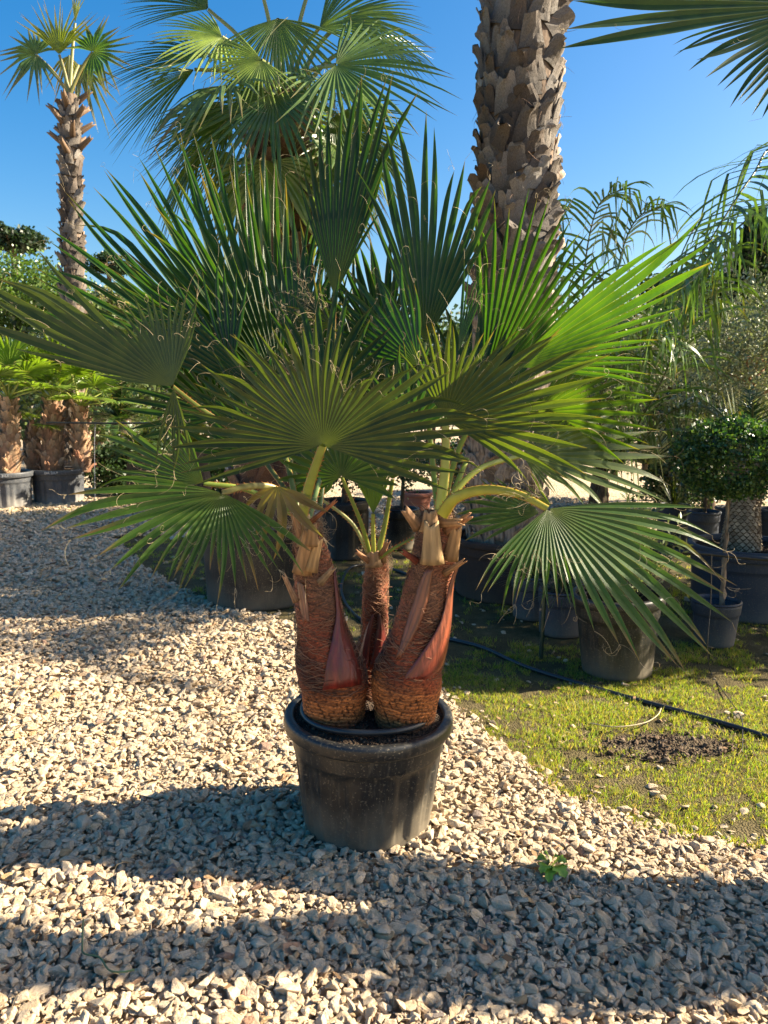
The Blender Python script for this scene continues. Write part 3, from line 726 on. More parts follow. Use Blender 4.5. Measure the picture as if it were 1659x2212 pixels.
# glossy red leaf sheaths (angles: -90 deg faces the camera)
strip_on(sL, [(-66 * D, z(1462), 36 * D, .006), (-58 * D, z(1410), 31 * D, .010), (-45 * D, z(1360), 22 * D, .011), (-35 * D, z(1310), 9 * D, .010), (-30 * D, z(1250), 5 * D, .012), (-24 * D, z(1225), 4 * D, .014)], TL, M['sheath'], 'leaf_sheath', cols=RED)
strip_on(sR, [(-80 * D, z(1438), 18 * D, .004), (-62 * D, z(1418), 34 * D, .009), (-50 * D, z(1375), 30 * D, .014), (-40 * D, z(1320), 18 * D, .016), (-36 * D, z(1250), 8 * D, .014), (-28 * D, z(1210), 6 * D, .018)], TR, M['sheath'], 'leaf_sheath', cols=((0.22, 0.03, 0.018), (0.2, 0.07, 0.03)))
strip_on(sR, [(-120 * D, z(1400), 4 * D, .004), (-112 * D, z(1330), 14 * D, .006), (-105 * D, z(1270), 16 * D, .007), (-100 * D, z(1215), 10 * D, .006)], TR, M['sheath'], 'leaf_sheath', cols=((0.2, 0.06, 0.03), (0.24, 0.09, 0.045)))
zm = lambda py: zof(py, 2.8)
strip_on(sM, [(-60 * D, zm(1425), 35 * D, .004), (-52 * D, zm(1390), 34 * D, .007), (-60 * D, zm(1350), 20 * D, .006), (-70 * D, zm(1320), 6 * D, .003)], TM, M['sheath'], 'leaf_sheath', cols=RED)
strip_on(sM, [(-125 * D, zm(1430), 25 * D, .006), (-120 * D, zm(1395), 20 * D, .008), (-112 * D, zm(1350), 14 * D, .005), (-100 * D, zm(1320), 6 * D, .003)], TM, M['sheath'], 'leaf_sheath', cols=RED)
strip_on(sL, [(-118 * D, z(1330), 8 * D, .003), (-122 * D, z(1290), 12 * D, .005), (-128 * D, z(1250), 9 * D, .008)], TL, M['sheath'], 'leaf_sheath', cols=((0.22, 0.07, 0.04), (0.3, 0.15, 0.08)))
# cut leaf stalks, pale at the ends
def st(par, px, py, Y, px2, py2, Y2, w, seed, col=(0.38, 0.22, 0.10)):
    b_ = AT(px, py, Y); e_ = AT(px2, py2, Y2); return stub(par, b_, e_ - b_, float(np.linalg.norm(e_ - b_)), w, w * .45, col, seed=seed)
st(TR, 934, 1218, 2.475, 932, 1128, 2.46, .041, 1, (0.50, 0.33, 0.16)); st(TR, 928, 1150, 2.48, 930, 1102, 2.48, .036, 2, (0.42, 0.25, 0.12))
st(TR, 972, 1210, 2.50, 988, 1135, 2.47, .028, 3); st(TR, 962, 1150, 2.5, 1018, 1112, 2.42, .018, 4, (0.40, 0.2, 0.1))
st(TR, 905, 1140, 2.5, 872, 1098, 2.42, .022, 5, (0.34, 0.2, 0.11)); st(TR, 905, 1215, 2.52, 868, 1190, 2.45, .014, 6, (0.2, 0.05, 0.03))
st(TR, 958, 1240, 2.5, 1005, 1210, 2.46, .012, 7, (0.35, 0.18, 0.08)); st(TR, 945, 1130, 2.5, 1000, 1128, 2.4, .018, 8, (0.4, 0.22, 0.1))
st(TL, 652, 1240, 2.5, 668, 1150, 2.48, .034, 11, (0.46, 0.26, 0.12)); st(TL, 672, 1235, 2.48, 690, 1160, 2.48, .022, 12, (0.5, 0.3, 0.13))
st(TL, 660, 1180, 2.5, 658, 1110, 2.5, .03, 13, (0.36, 0.25, 0.14)); st(TL, 690, 1260, 2.5, 722, 1225, 2.46, .014, 14, (0.3, 0.2, 0.12))
st(TL, 640, 1300, 2.52, 612, 1240, 2.47, .012, 15, (0.34, 0.2, 0.12)); st(TL, 668, 1130, 2.5, 728, 1080, 2.45, .010, 16, (0.34, 0.13, 0.06))
st(TL, 650, 1160, 2.5, 632, 1105, 2.47, .016, 17, (0.34, 0.2, 0.12)); st(TL, 672, 1180, 2.47, 676, 1130, 2.46, .022, 18)
st(TM, 808, 1225, 2.72, 806, 1190, 2.72, .033, 21, (0.46, 0.28, 0.14)); st(TM, 800, 1215, 2.72, 768, 1190, 2.68, .012, 22, (0.4, 0.2, 0.1))
st(TM, 822, 1200, 2.72, 840, 1168, 2.7, .012, 23, (0.4, 0.2, 0.1)); st(TM, 826, 1215, 2.74, 830, 1180, 2.74, .016, 24)

GR = (0.036, 0.098, 0.020); GRB = (0.026, 0.082, 0.028); GRY = (0.085, 0.125, 0.028); GRO = (0.062, 0.092, 0.026)
def hf(*a, pet=None, pw=(.011, .008), pcol=(0.15, 0.21, 0.035), **k):
    o = hero_fan(palm, *a, **k)
    if pet is not None:
        petiole(o, [P(x, y, z_) for x, y, z_ in pet], pw[0], pw[1], pcol, seed=k.get('seed', 1))
    return o
# back left, tall
hf((560, 850), 2.95, [(30, 700), (60, 610), (100, 517), (113, 487), (133, 425), (187, 383), (227, 358), (273, 343), (313, 330), (358, 297), (413, 280), (473, 283), (533, 303), (577, 320), (600, 345)], 25, grad=(.1, .25), fuse=.52, fold=.85, seed=11, jit=.012, green=GRB, pet=[(662, 1120, 2.62), (620, 980, 2.75), (560, 850, 2.95)], nthr=26)
hf((605, 850), 2.80, [(230, 700), (240, 560), (333, 447), (353, 413), (387, 377), (427, 360), (457, 351), (480, 347), (510, 350), (546, 363), (594, 340), (640, 400)], 19, grad=(.1, .15), fuse=.5, fold=.95, seed=12, jit=.02, green=GR, brown=.09, nthr=30)
hf((600, 880), 2.72, [(205, 735), (200, 655), (213, 640), (245, 600), (300, 560)], 9, fuse=.5, fold=.7, seed=13, green=GRB, arc=.1, nthr=18)
# middle tall dark ones
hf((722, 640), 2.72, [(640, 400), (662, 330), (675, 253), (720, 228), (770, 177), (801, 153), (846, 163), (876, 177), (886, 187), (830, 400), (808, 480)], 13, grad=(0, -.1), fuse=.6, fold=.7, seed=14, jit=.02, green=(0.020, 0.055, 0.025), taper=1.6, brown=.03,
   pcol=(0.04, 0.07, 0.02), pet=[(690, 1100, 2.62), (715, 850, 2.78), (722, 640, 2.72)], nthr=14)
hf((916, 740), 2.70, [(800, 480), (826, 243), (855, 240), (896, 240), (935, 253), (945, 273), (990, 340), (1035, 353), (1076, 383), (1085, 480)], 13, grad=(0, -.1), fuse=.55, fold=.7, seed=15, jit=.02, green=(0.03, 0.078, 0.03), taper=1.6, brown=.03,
   pet=[(945, 1100, 2.6), (925, 900, 2.68), (916, 740, 2.7)], nthr=14)
hf((905, 790), 2.62, [(700, 760), (728, 680), (735, 600), (793, 563), (783, 586), (826, 573), (850, 560), (880, 600), (915, 610)], 12, grad=(-.2, 0), fuse=.5, seed=16, green=GRB, nthr=20)
hf((700, 690), 2.66, [(628, 640), (660, 610)], 3, fuse=.4, seed=17, green=(0.03, 0.06, 0.03), nthr=30)
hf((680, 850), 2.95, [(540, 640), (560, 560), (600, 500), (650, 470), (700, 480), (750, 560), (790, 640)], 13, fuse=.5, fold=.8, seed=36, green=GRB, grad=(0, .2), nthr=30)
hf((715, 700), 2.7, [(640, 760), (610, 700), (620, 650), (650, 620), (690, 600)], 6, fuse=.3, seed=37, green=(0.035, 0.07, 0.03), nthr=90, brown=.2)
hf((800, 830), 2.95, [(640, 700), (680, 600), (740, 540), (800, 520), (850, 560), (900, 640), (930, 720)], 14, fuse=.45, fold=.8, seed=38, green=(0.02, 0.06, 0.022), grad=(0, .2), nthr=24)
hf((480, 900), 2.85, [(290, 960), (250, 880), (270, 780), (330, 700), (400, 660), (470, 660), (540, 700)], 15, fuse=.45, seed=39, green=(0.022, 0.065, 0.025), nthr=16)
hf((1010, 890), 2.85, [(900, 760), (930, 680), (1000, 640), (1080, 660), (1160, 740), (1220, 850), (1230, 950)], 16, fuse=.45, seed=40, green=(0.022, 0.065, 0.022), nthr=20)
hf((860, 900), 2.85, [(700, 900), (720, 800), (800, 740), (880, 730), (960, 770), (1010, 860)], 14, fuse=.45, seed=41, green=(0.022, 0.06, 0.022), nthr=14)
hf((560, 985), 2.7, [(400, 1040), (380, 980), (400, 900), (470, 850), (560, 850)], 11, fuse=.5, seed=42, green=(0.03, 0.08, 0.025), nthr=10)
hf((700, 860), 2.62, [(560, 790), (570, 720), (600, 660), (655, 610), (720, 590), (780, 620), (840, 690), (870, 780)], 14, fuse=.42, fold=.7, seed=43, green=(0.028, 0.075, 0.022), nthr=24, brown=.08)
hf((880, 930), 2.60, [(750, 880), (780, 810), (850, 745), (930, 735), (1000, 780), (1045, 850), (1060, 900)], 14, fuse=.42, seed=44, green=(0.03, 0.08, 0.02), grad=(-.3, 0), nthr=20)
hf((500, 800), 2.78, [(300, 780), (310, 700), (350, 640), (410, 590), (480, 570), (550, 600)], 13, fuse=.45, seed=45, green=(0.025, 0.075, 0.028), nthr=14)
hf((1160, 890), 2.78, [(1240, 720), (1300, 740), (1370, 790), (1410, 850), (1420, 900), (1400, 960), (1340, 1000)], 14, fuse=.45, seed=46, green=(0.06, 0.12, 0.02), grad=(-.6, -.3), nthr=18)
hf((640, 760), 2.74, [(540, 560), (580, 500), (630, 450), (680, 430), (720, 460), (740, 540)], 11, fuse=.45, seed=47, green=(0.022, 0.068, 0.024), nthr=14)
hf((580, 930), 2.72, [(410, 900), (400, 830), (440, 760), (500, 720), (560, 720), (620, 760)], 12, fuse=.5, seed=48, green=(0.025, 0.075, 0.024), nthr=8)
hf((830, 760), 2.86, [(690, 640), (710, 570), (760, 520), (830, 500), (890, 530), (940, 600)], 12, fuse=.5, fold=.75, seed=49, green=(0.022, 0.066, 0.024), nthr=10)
# right, big
hf((1040, 850), 2.92, [(1020, 430), (1060, 420), (1100, 440), (1139, 423), (1170, 427), (1213, 430), (1256, 467), (1293, 507), (1330, 560), (1340, 620)], 16, grad=(-.45, -.1), fuse=.5, fold=.8, seed=18, jit=.03, green=GR, nthr=24)
hf((1105, 790), 2.55, [(1395, 830), (1406, 783), (1416, 728), (1470, 640), (1545, 575), (1567, 550), (1543, 507), (1506, 490), (1483, 473), (1400, 520), (1350, 560)], 14, grad=(-.7, -.15), fuse=.55, fold=.5, seed=19, jit=.025, green=(0.05, 0.12, 0.02),
   pet=[(955, 1100, 2.58), (1000, 950, 2.58), (1105, 790, 2.55)], nthr=18, brown=.05)
hf((990, 760), 2.6, [(1075, 570), (1100, 640), (1130, 700), (1040, 600), (1000, 560)][::-1], 6, fuse=.5, seed=20, green=GRB, nthr=10)
hf((962, 905), 2.40, [(1110, 1010), (1222, 1030), (1280, 956), (1306, 860), (1320, 815), (1303, 753), (1276, 720), (1196, 726), (1175, 672), (1163, 660), (1100, 700), (1050, 726), (1010, 690), (960, 680), (900, 720), (860, 760)], 24, grad=(-.45, -.25), fuse=.5, fold=.6, seed=21, jit=.04, green=GRO,
   pet=[(950, 1110, 2.52), (962, 1000, 2.46), (962, 905, 2.40)], pw=(.020, .011), pcol=(0.22, 0.27, 0.07), nthr=34, brown=.07)
hf((1129, 983), 2.62, [(1180, 1075), (1222, 1062), (1300, 1075), (1440, 1068), (1466, 1035), (1456, 1006), (1440, 985), (1423, 950), (1420, 935), (1327, 873), (1306, 858), (1270, 845), (1200, 840)], 20, grad=(.15, .75), fuse=.5, fold=.5, seed=22, jit=.04, green=(0.11, 0.16, 0.05), arc=.06,
   pet=[(962, 1100, 2.5), (985, 1060, 2.5), (1040, 1010, 2.53), (1129, 983, 2.62)], pw=(.012, .009), pcol=(0.25, 0.28, 0.05), nthr=40, brown=.06)
# lower right, near
hf((1183, 1099), 2.30, [(1025, 1240), (1060, 1293), (1116, 1300), (1160, 1303), (1200, 1313), (1236, 1300), (1353, 1406), (1390, 1413), (1463, 1450), (1503, 1423), (1530, 1403), (1553, 1370), (1573, 1333), (1580, 1303), (1586, 1256), (1570, 1200), (1556, 1151), (1543, 1106), (1500, 1085)], 27, grad=(.1, .5), fuse=.52, fold=.6, seed=23, jit=.02, green=(0.055, 0.125, 0.022), arc=.10, brown=.12,
   pet=[(955, 1112, 2.48), (985, 1075, 2.42), (1050, 1058, 2.36), (1120, 1068, 2.32), (1183, 1099, 2.30)], pw=(.021, .010), pcol=(0.28, 0.27, 0.03), nthr=60)
hf((1190, 1092), 2.31, [(1150, 1020), (1165, 1000), (1130, 1040), (1110, 1085)], 4, fuse=.3, seed=24, green=GRY, nthr=34, brown=.2, droop=.2)
hf((1165, 1108), 2.55, [(1050, 1170), (1000, 1150), (985, 1110), (1000, 1060), (1060, 1040), (1110, 1045)][::-1], 11, fuse=.55, seed=25, green=(0.05, 0.11, 0.03), nthr=6, grad=(0, .3))
# left, near
hf((372, 835), 2.28, [(200, 815), (190, 790), (60, 760), (-60, 720), (-80, 660), (-60, 610), (0, 575), (30, 560), (75, 553), (140, 650), (235, 690), (290, 640), (345, 645), (402, 632), (440, 680)], 22, grad=(.0, .1), fuse=.6, fold=.32, seed=26, jit=.02, green=GRO, arc=-.03, brown=.04, nthr=26,
   pet=[(655, 1110, 2.6), (540, 960, 2.68), (430, 880, 2.5), (372, 835, 2.28)], pcol=(0.06, 0.08, 0.02), pw=(.009, .007))
hf((375, 838), 2.27, [(320, 985), (345, 1000), (382, 1020), (430, 990)], 5, fuse=.35, seed=27, green=(0.06, 0.085, 0.03), nthr=8, brown=.05)
# big front leaf
hf((697, 962), 2.22, [(430, 1060), (400, 1020), (372, 960), (365, 905), (400, 860), (440, 800), (470, 760), (500, 710), (570, 715), (622, 678), (683, 677), (728, 712), (762, 765), (790, 780), (822, 785), (877, 780), (930, 775), (960, 790), (1040, 850), (1085, 890), (1090, 925), (1060, 950), (1020, 980), (995, 1055), (960, 1070)], 37, grad=(0, -.1), cup=-.08, fuse=.55, fold=.55, seed=28, jit=.025, green=GRO, arc=.03, brown=.035, nthr=44,
   pet=[(652, 1118, 2.50), (668, 1050, 2.36), (697, 962, 2.22)], pw=(.019, .012), pcol=(0.20, 0.24, 0.05))
# lower left
hf((440, 1044), 2.5, [(300, 1060), (235, 985), (228, 930), (270, 885), (335, 960), (345, 905), (410, 930)], 13, fuse=.6, seed=29, green=(0.06, 0.12, 0.06), grad=(.1, -.2), nthr=10, pet=[(650, 1120, 2.6), (540, 1060, 2.55), (440, 1044, 2.5)])
hf((480, 1065), 2.33, [(205, 1020), (180, 1040), (110, 1110), (130, 1160), (140, 1195), (210, 1215), (270, 1225), (330, 1230), (380, 1250), (405, 1290), (450, 1230), (490, 1290), (560, 1240), (650, 1200), (690, 1190)], 24, grad=(.1, .4), fuse=.5, fold=.6, seed=30, jit=.05, green=(0.055, 0.12, 0.02), arc=.14, brown=.14, nthr=50,
   pet=[(655, 1125, 2.52), (600, 1060, 2.42), (540, 1050, 2.36), (480, 1065, 2.33)], pw=(.014, .009), pcol=(0.17, 0.16, 0.05))
hf((600, 1050), 2.38, [(520, 1075), (640, 1210), (700, 1160), (720, 1100)], 6, fuse=.4, seed=31, green=(0.22, 0.18, 0.10), nthr=30, brown=.5, arc=.2, label='dead straw coloured frond hanging beside the left trunk')
# small central fronds
hf((738, 1030), 2.6, [(640, 1090), (600, 1040), (590, 1000), (640, 950), (720, 930), (800, 960), (860, 1010), (880, 1050), (830, 1070)], 20, fuse=.6, seed=32, green=(0.06, 0.12, 0.03), nthr=12, pet=[(800, 1200, 2.78), (780, 1130, 2.7), (738, 1030, 2.6)], pw=(.009, .006))
hf((806, 1110), 2.72, [(770, 1040), (785, 1000), (808, 985), (830, 1000), (845, 1035)], 8, fuse=.75, seed=33, green=(0.11, 0.19, 0.03), nthr=4, pet=[(808, 1200, 2.78), (806, 1150, 2.75), (806, 1110, 2.72)], pw=(.009, .007), pcol=(0.25, 0.3, 0.05))
hf((690, 1075), 2.72, [(600, 1070), (610, 1030), (760, 1120), (770, 1090)][:2] + [(660, 1010), (740, 1040)], 7, fuse=.5, seed=34, green=(0.08, 0.15, 0.06), nthr=4, pet=[(798, 1200, 2.78), (760, 1130, 2.75), (690, 1075, 2.72)], pw=(.008, .005), pcol=(0.26, 0.28, 0.1))
hf((848, 1035), 2.75, [(800, 1000), (820, 950), (850, 930), (890, 960), (910, 1000)], 9, fuse=.6, seed=35, green=(0.07, 0.14, 0.03), nthr=4, pet=[(815, 1200, 2.78), (832, 1130, 2.77), (848, 1035, 2.75)], pw=(.012, .007), pcol=(0.16, 0.2, 0.03))
petiole(TM, [P(820, 1205, 2.78), P(855, 1182, 2.74), P(895, 1160, 2.72)], .007, .004, seed=5)
petiole(TR, [P(965, 1100, 2.55), P(985, 1050, 2.6), P(1010, 990, 2.65)], .013, .008, (0.24, 0.3, 0.04), seed=6)
petiole(TL, [P(668, 1120, 2.56), P(690, 1040, 2.6), P(720, 960, 2.7)], .010, .007, (0.12, 0.18, 0.06), seed=7)
petiole(TL, [P(645, 1120, 2.56), P(630, 1040, 2.6), P(610, 960, 2.7)], .012, .008, (0.12, 0.15, 0.03), seed=8)

# ------------------------------------------------------------------ other fan palms (world-space fans)
def world_fan(hub, axis, normal, Rr, half, n, fuse=.42, fold=.6, droop=.25, cup=.15, seed=1, green=GR, brown=.05, nst=7, jit=.05, back=.55):
    Lf = lambda a: Rr * (1 - (1 - back) * np.clip(np.abs(a) / R(150), 0, 1) ** 1.5)
    r, th, w, uv, c, q, seg = fan_geo(-half, half, n, Lf, fuse, fold, jit, nst, 1.35, green, brown, seed)
    ax = nrm(axis); nn_ = np.array(normal, float); nn_ = nrm(nn_ - ax * np.dot(nn_, ax)); sd_ = np.cross(nn_, ax)
    s = seg[:, 1]; t = r / Rr
    hub = np.array(hub)
    v = hub + np.outer(r * np.cos(th), ax) + np.outer(r * np.sin(th), sd_) + np.outer(w + cup * np.abs(np.sin(th)) * r * .6 + .05 * seg[:, 0] * s ** 1.5 * Rr, nn_)
    v[:, 2] -= droop * Rr * t ** 2.4 * (1 + .35 * seg[:, 0])
    b = Buf(); b.add(v, q, uv, c); return b
def place_frond(par, base, az, el, plen, Rr, seed, n=22, green=GR, droop=.3, half=R(120), pw=.012, pcol=(.16, .2, .05), brown=.05, bend=.6, nst=7, spines=False, fuse=.5):
    d = np.array([math.cos(el) * math.cos(az), math.cos(el) * math.sin(az), math.sin(el)])
    sag = plen * .12 * math.cos(el)
    pts_ = [np.array(base) + d * plen * t - np.array([0, 0, sag * t * t]) for t in np.linspace(0, 1, 5)]
    hub = pts_[-1]
    e2 = el - bend
    ax = np.array([math.cos(e2) * math.cos(az), math.cos(e2) * math.sin(az), math.sin(e2)])
    nr_ = np.array([-math.sin(e2) * math.cos(az), -math.sin(e2) * math.sin(az), math.cos(e2)])
    b = world_fan(hub, ax, nr_, Rr, half, n, seed=seed, green=green, droop=droop, brown=brown, nst=nst, fuse=fuse)
    o = link('frond', b.mesh('frond_blade', M['leaf_far'], True), par)
    petiole(o, pts_, pw, pw * .6, pcol, spines=spines, seed=seed, nn_=8)
    return o
def crown(par, base, n, plen, Rr, seed, el0=-.5, el1=1.35, **k):
    rg = np.random.default_rng(seed)
    for i in range(n):
        f = (i + .5) / n
        el = el0 + (el1 - el0) * f + rg.normal(0, .1); az = i * 2.39996 + rg.normal(0, .2)
        kk = dict(k); g = np.array(kk.pop('green', GR)) * rg.uniform(.8, 1.25)
        place_frond(par, base, az, el, plen * rg.uniform(.8, 1.15), Rr * rg.uniform(.85, 1.1), seed * 50 + i, green=tuple(g), **kk)

def boot_meshes(k):
    out = []
    for i in range(k):
        rg = np.random.default_rng(500 + i)
        nl, nw = 6, 7; t = np.linspace(0, 1, nl); u = np.linspace(-1, 1, nw)
        wid = 0.5 * (1 - .45 * t ** .8)
        flare = 0.10 * t + rg.uniform(.12, .35) * t ** 2.2
        tor = rg.normal(0, .05, nw) - rg.uniform(0, .25) * np.exp(-(u * 2.5) ** 2)
        X = wid[:, None] * u; Zz = np.repeat(t[:, None], nw, 1) + tor * t[:, None] ** 4
        Yy = flare[:, None] + .14 * (1 - u ** 2) - .02 + rg.normal(0, .01, (nl, nw))
        v = np.stack([X + .12 * rg.normal() * t[:, None] ** 2, -Yy, Zz], -1); v2 = v + np.array([0, .07, 0])
        q = grid_quads(nl, nw); b = Buf()
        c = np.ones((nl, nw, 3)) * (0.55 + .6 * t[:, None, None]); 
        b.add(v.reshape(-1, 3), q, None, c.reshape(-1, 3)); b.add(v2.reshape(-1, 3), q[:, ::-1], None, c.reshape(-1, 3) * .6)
        ring = np.concatenate([np.arange(nw), np.arange(1, nl) * nw + nw - 1, (nl - 1) * nw + np.arange(nw - 2, -1, -1), np.arange(nl - 2, 0, -1) * nw])
        n_ = nl * nw; b.q.append(np.array([(ring[j], ring[(j + 1) % len(ring)], ring[(j + 1) % len(ring)] + n_, ring[j] + n_) for j in range(len(ring))])[:, ::-1])
        out.append(b.mesh('leaf_base_%d' % i, M['boot'])); out[-1].polygons.foreach_set('use_smooth', np.zeros(len(out[-1].polygons), bool))
    return out
BOOTS = boot_meshes(8)
def recolour(base, name, cols):
    m = base.copy(); m.name = name
    for nd in m.node_tree.nodes:
        if nd.type == 'VALTORGB' and len(nd.color_ramp.elements) == 5:
            for e, c in zip(nd.color_ramp.elements, cols): e.color = (*c, 1)
    out = []
    for bm_ in BOOTS:
        c_ = bm_.copy(); c_.materials.clear(); c_.materials.append(m); out.append(c_)
    return out
BOOTS_DARK = recolour(M['boot'], 'dark_leaf_base', [(.08, .04, .03), (.13, .075, .05), (.2, .13, .09), (.1, .05, .035), (.26, .2, .15)])
BOOTS_GREY = recolour(M['boot'], 'grey_leaf_base', [(.075, .058, .047), (.15, .13, .11), (.235, .215, .195), (.1, .075, .058), (.32, .305, .285)])
def clad(thing_, trunk, cen, rad, z0, z1, per, pitch_, size, seed, zvis=0., tint=None, limit=280, hair=200, meshes=None, tilt=.18):
    """leaf bases round a trunk; those turned to the camera are parts, the rest one mesh"""
    rg = np.random.default_rng(seed); meshes = meshes or BOOTS
    k = 0; back = Buf(); cnt = 0
    nrow = int((z1 - z0) / pitch_)
    for r_ in range(nrow):
        zz = z0 + r_ * pitch_
        for j in range(per):
            a = (j + (.5 if r_ % 2 else 0)) * 2 * math.pi / per + rg.normal(0, .12) + r_ * .13
            zc = zz + rg.normal(0, pitch_ * .18)
            c = cen(zc); rr = rad(zc) * rg.uniform(.93, 1.0)
            pos = np.array([c[0] + rr * math.cos(a), c[1] + rr * math.sin(a), zc])
            w = size[0] * rg.uniform(.8, 1.25); h = size[1] * rg.uniform(.75, 1.3); dp = size[1] * rg.uniform(.6, 1.35)
            m4 = Matrix.Translation(V(pos)) @ Matrix.Rotation(a + math.pi / 2, 4, 'Z') @ Matrix.Rotation(rg.normal(0, tilt), 4, 'Y') @ Matrix.Diagonal((w, dp, h, 1))
            me = meshes[rg.integers(len(meshes))]
            facing = math.cos(a) * (CAM[0] - pos[0]) + math.sin(a) * (CAM[1] - pos[1]) > -0.15 * abs(CAM[1] - pos[1])
            if facing and cnt < limit and zc > zvis:
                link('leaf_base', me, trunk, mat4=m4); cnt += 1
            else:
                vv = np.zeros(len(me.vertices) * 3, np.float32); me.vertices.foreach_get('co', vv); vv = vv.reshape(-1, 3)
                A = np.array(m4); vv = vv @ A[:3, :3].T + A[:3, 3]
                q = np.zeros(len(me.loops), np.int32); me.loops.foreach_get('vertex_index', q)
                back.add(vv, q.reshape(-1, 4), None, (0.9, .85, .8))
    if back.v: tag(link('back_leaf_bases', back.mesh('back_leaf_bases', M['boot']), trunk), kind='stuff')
    b = Buf()
    for i in range(hair):
        a = rg.uniform(0, 6.28); zc = rg.uniform(z0, z1); c = cen(zc); rr = rad(zc) * 1.08
        threads(b, [[c[0] + rr * math.cos(a), c[1] + rr * math.sin(a), zc]], [[math.cos(a), math.sin(a), -.3]], .16 * size[1] / .16, .3, .0018, rg, (.22, .13, .08), 3, 6)
    if hair: tag(link('fibre', b.mesh('trunk_hair', M['fibre']), trunk), kind='stuff')
def plain_trunk(par, path, rad, col, name='trunk', k=24, mat='bark'):
    path = smooth_path(path, 24); rad = np.interp(np.linspace(0, 1, 24), np.linspace(0, 1, len(rad)), rad)
    a = np.linspace(0, 2 * math.pi, k, endpoint=False)
    v = path[:, None] + np.stack([np.cos(a), np.sin(a), 0 * a], -1)[None] * rad[:, None, None]
    v = v + rng.normal(0, .004, v.shape)
    c = np.tile(np.array(col), (24 * k, 1)) * rng.uniform(.7, 1.2, (24 * k, 1))
    return link(name, mesh(name, v.reshape(-1, 3), grid_quads(24, k, True), M[mat], None, c, True), par)

def fan_palm_tree(label, x, y, z0, lean, H, r0, r1, seed, per, pitch_, size, crown_kw, zclad=0.0, limit=280, group=None, hair=150, col=(.16, .11, .075)):
    t = thing('fan_palm', label, 'palm', (x, y, z0), 0, group)
    top = np.array([x + lean[0], y + lean[1], z0 + H]); bot = np.array([x, y, z0])
    tr = plain_trunk(t, [bot, (bot + top) / 2, top], [r0, (r0 + r1) / 2, r1], col)
    cen = lambda z_: bot[:2] + (top - bot)[:2] * (z_ - z0) / H
    rad = lambda z_: r0 + (r1 - r0) * (z_ - z0) / H
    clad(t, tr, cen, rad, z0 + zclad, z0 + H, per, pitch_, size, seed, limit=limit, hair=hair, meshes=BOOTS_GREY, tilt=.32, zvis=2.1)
    if crown_kw: crown(t, top + np.array([0, 0, .02]), **crown_kw)
    return t

# big trunk at right, rising out of the frame
bx = AT(1108, 700, 5.75)[0]
big_pot = pot('wide dark reddish pot under the thick palm trunk at right of centre', bx + .06, 5.95, 0.47, 0.43, 0.46, M['pot_brown'], flutes=0, rim_h=.05, rim_w=.03, soil_z=.05)
fan_palm_tree('massive palm trunk clad in grey cut leaf bases right of centre', bx, 5.95, .40, (.07, 0), 5.9, .285, .25, 3, 13, .1, (.19, .165),
              dict(n=16, plen=.9, Rr=.8, seed=9, n_=None) if False else dict(n=14, plen=.9, Rr=.85, seed=9, el0=-.2, el1=1.2, n_seg=None) if False else None, limit=290, hair=260)
# middle-left palm with the crown behind the centre leaves
mx = AT(598, 500, 5.7)[0]
pot('large plain black pot half hidden behind the left trunk', AT(556, 1200, 5.7)[0], 5.75, .44, .39, .62, M['pot'], flutes=0, rim_h=.04, rim_w=.02, soil_z=.05)
mid = thing('fan_palm', 'shaggy fan palm whose full crown fills the top left of centre', 'palm', (AT(545, 1050, 5.7)[0], 5.75, .57))
p0 = np.array([AT(545, 1050, 5.7)[0], 5.75, .55]); p1 = np.array([mx, 5.75, 2.3]); p2 = AT(612, 255, 5.75)
tr = plain_trunk(mid, [p0, p1, p2], [.2, .19, .17], (.12, .06, .04))
cenm = lambda z_: np.array([np.interp(z_, [p0[2], p1[2], p2[2]], [p0[0], p1[0], p2[0]]), 5.75])
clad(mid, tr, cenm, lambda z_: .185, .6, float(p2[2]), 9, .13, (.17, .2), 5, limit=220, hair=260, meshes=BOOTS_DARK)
def mid_frond(hpx, hpy, dY, axis, normal, Rpx, half, seed, green, n=30, droop=.2):
    hub = AT(hpx, hpy, 5.75 + dY)
    b = world_fan(hub, axis, normal, .9 * Rpx * 5.75 / F, half, n, seed=seed, green=green, droop=droop, nst=9, brown=.08, fuse=.4, back=.6)
    o = link('frond', b.mesh('frond_blade', M['leaf_far'], True), mid)
    mid_p = (p2 + hub) / 2 + np.array([0, 0, .12])
    petiole(o, [p2, mid_p, hub], .018, .011, (.2, .24, .08), spines=False, seed=seed, nn_=10)
gA = (.095, .165, .045); gB = (.24, .33, .07); gC = (.055, .115, .04)
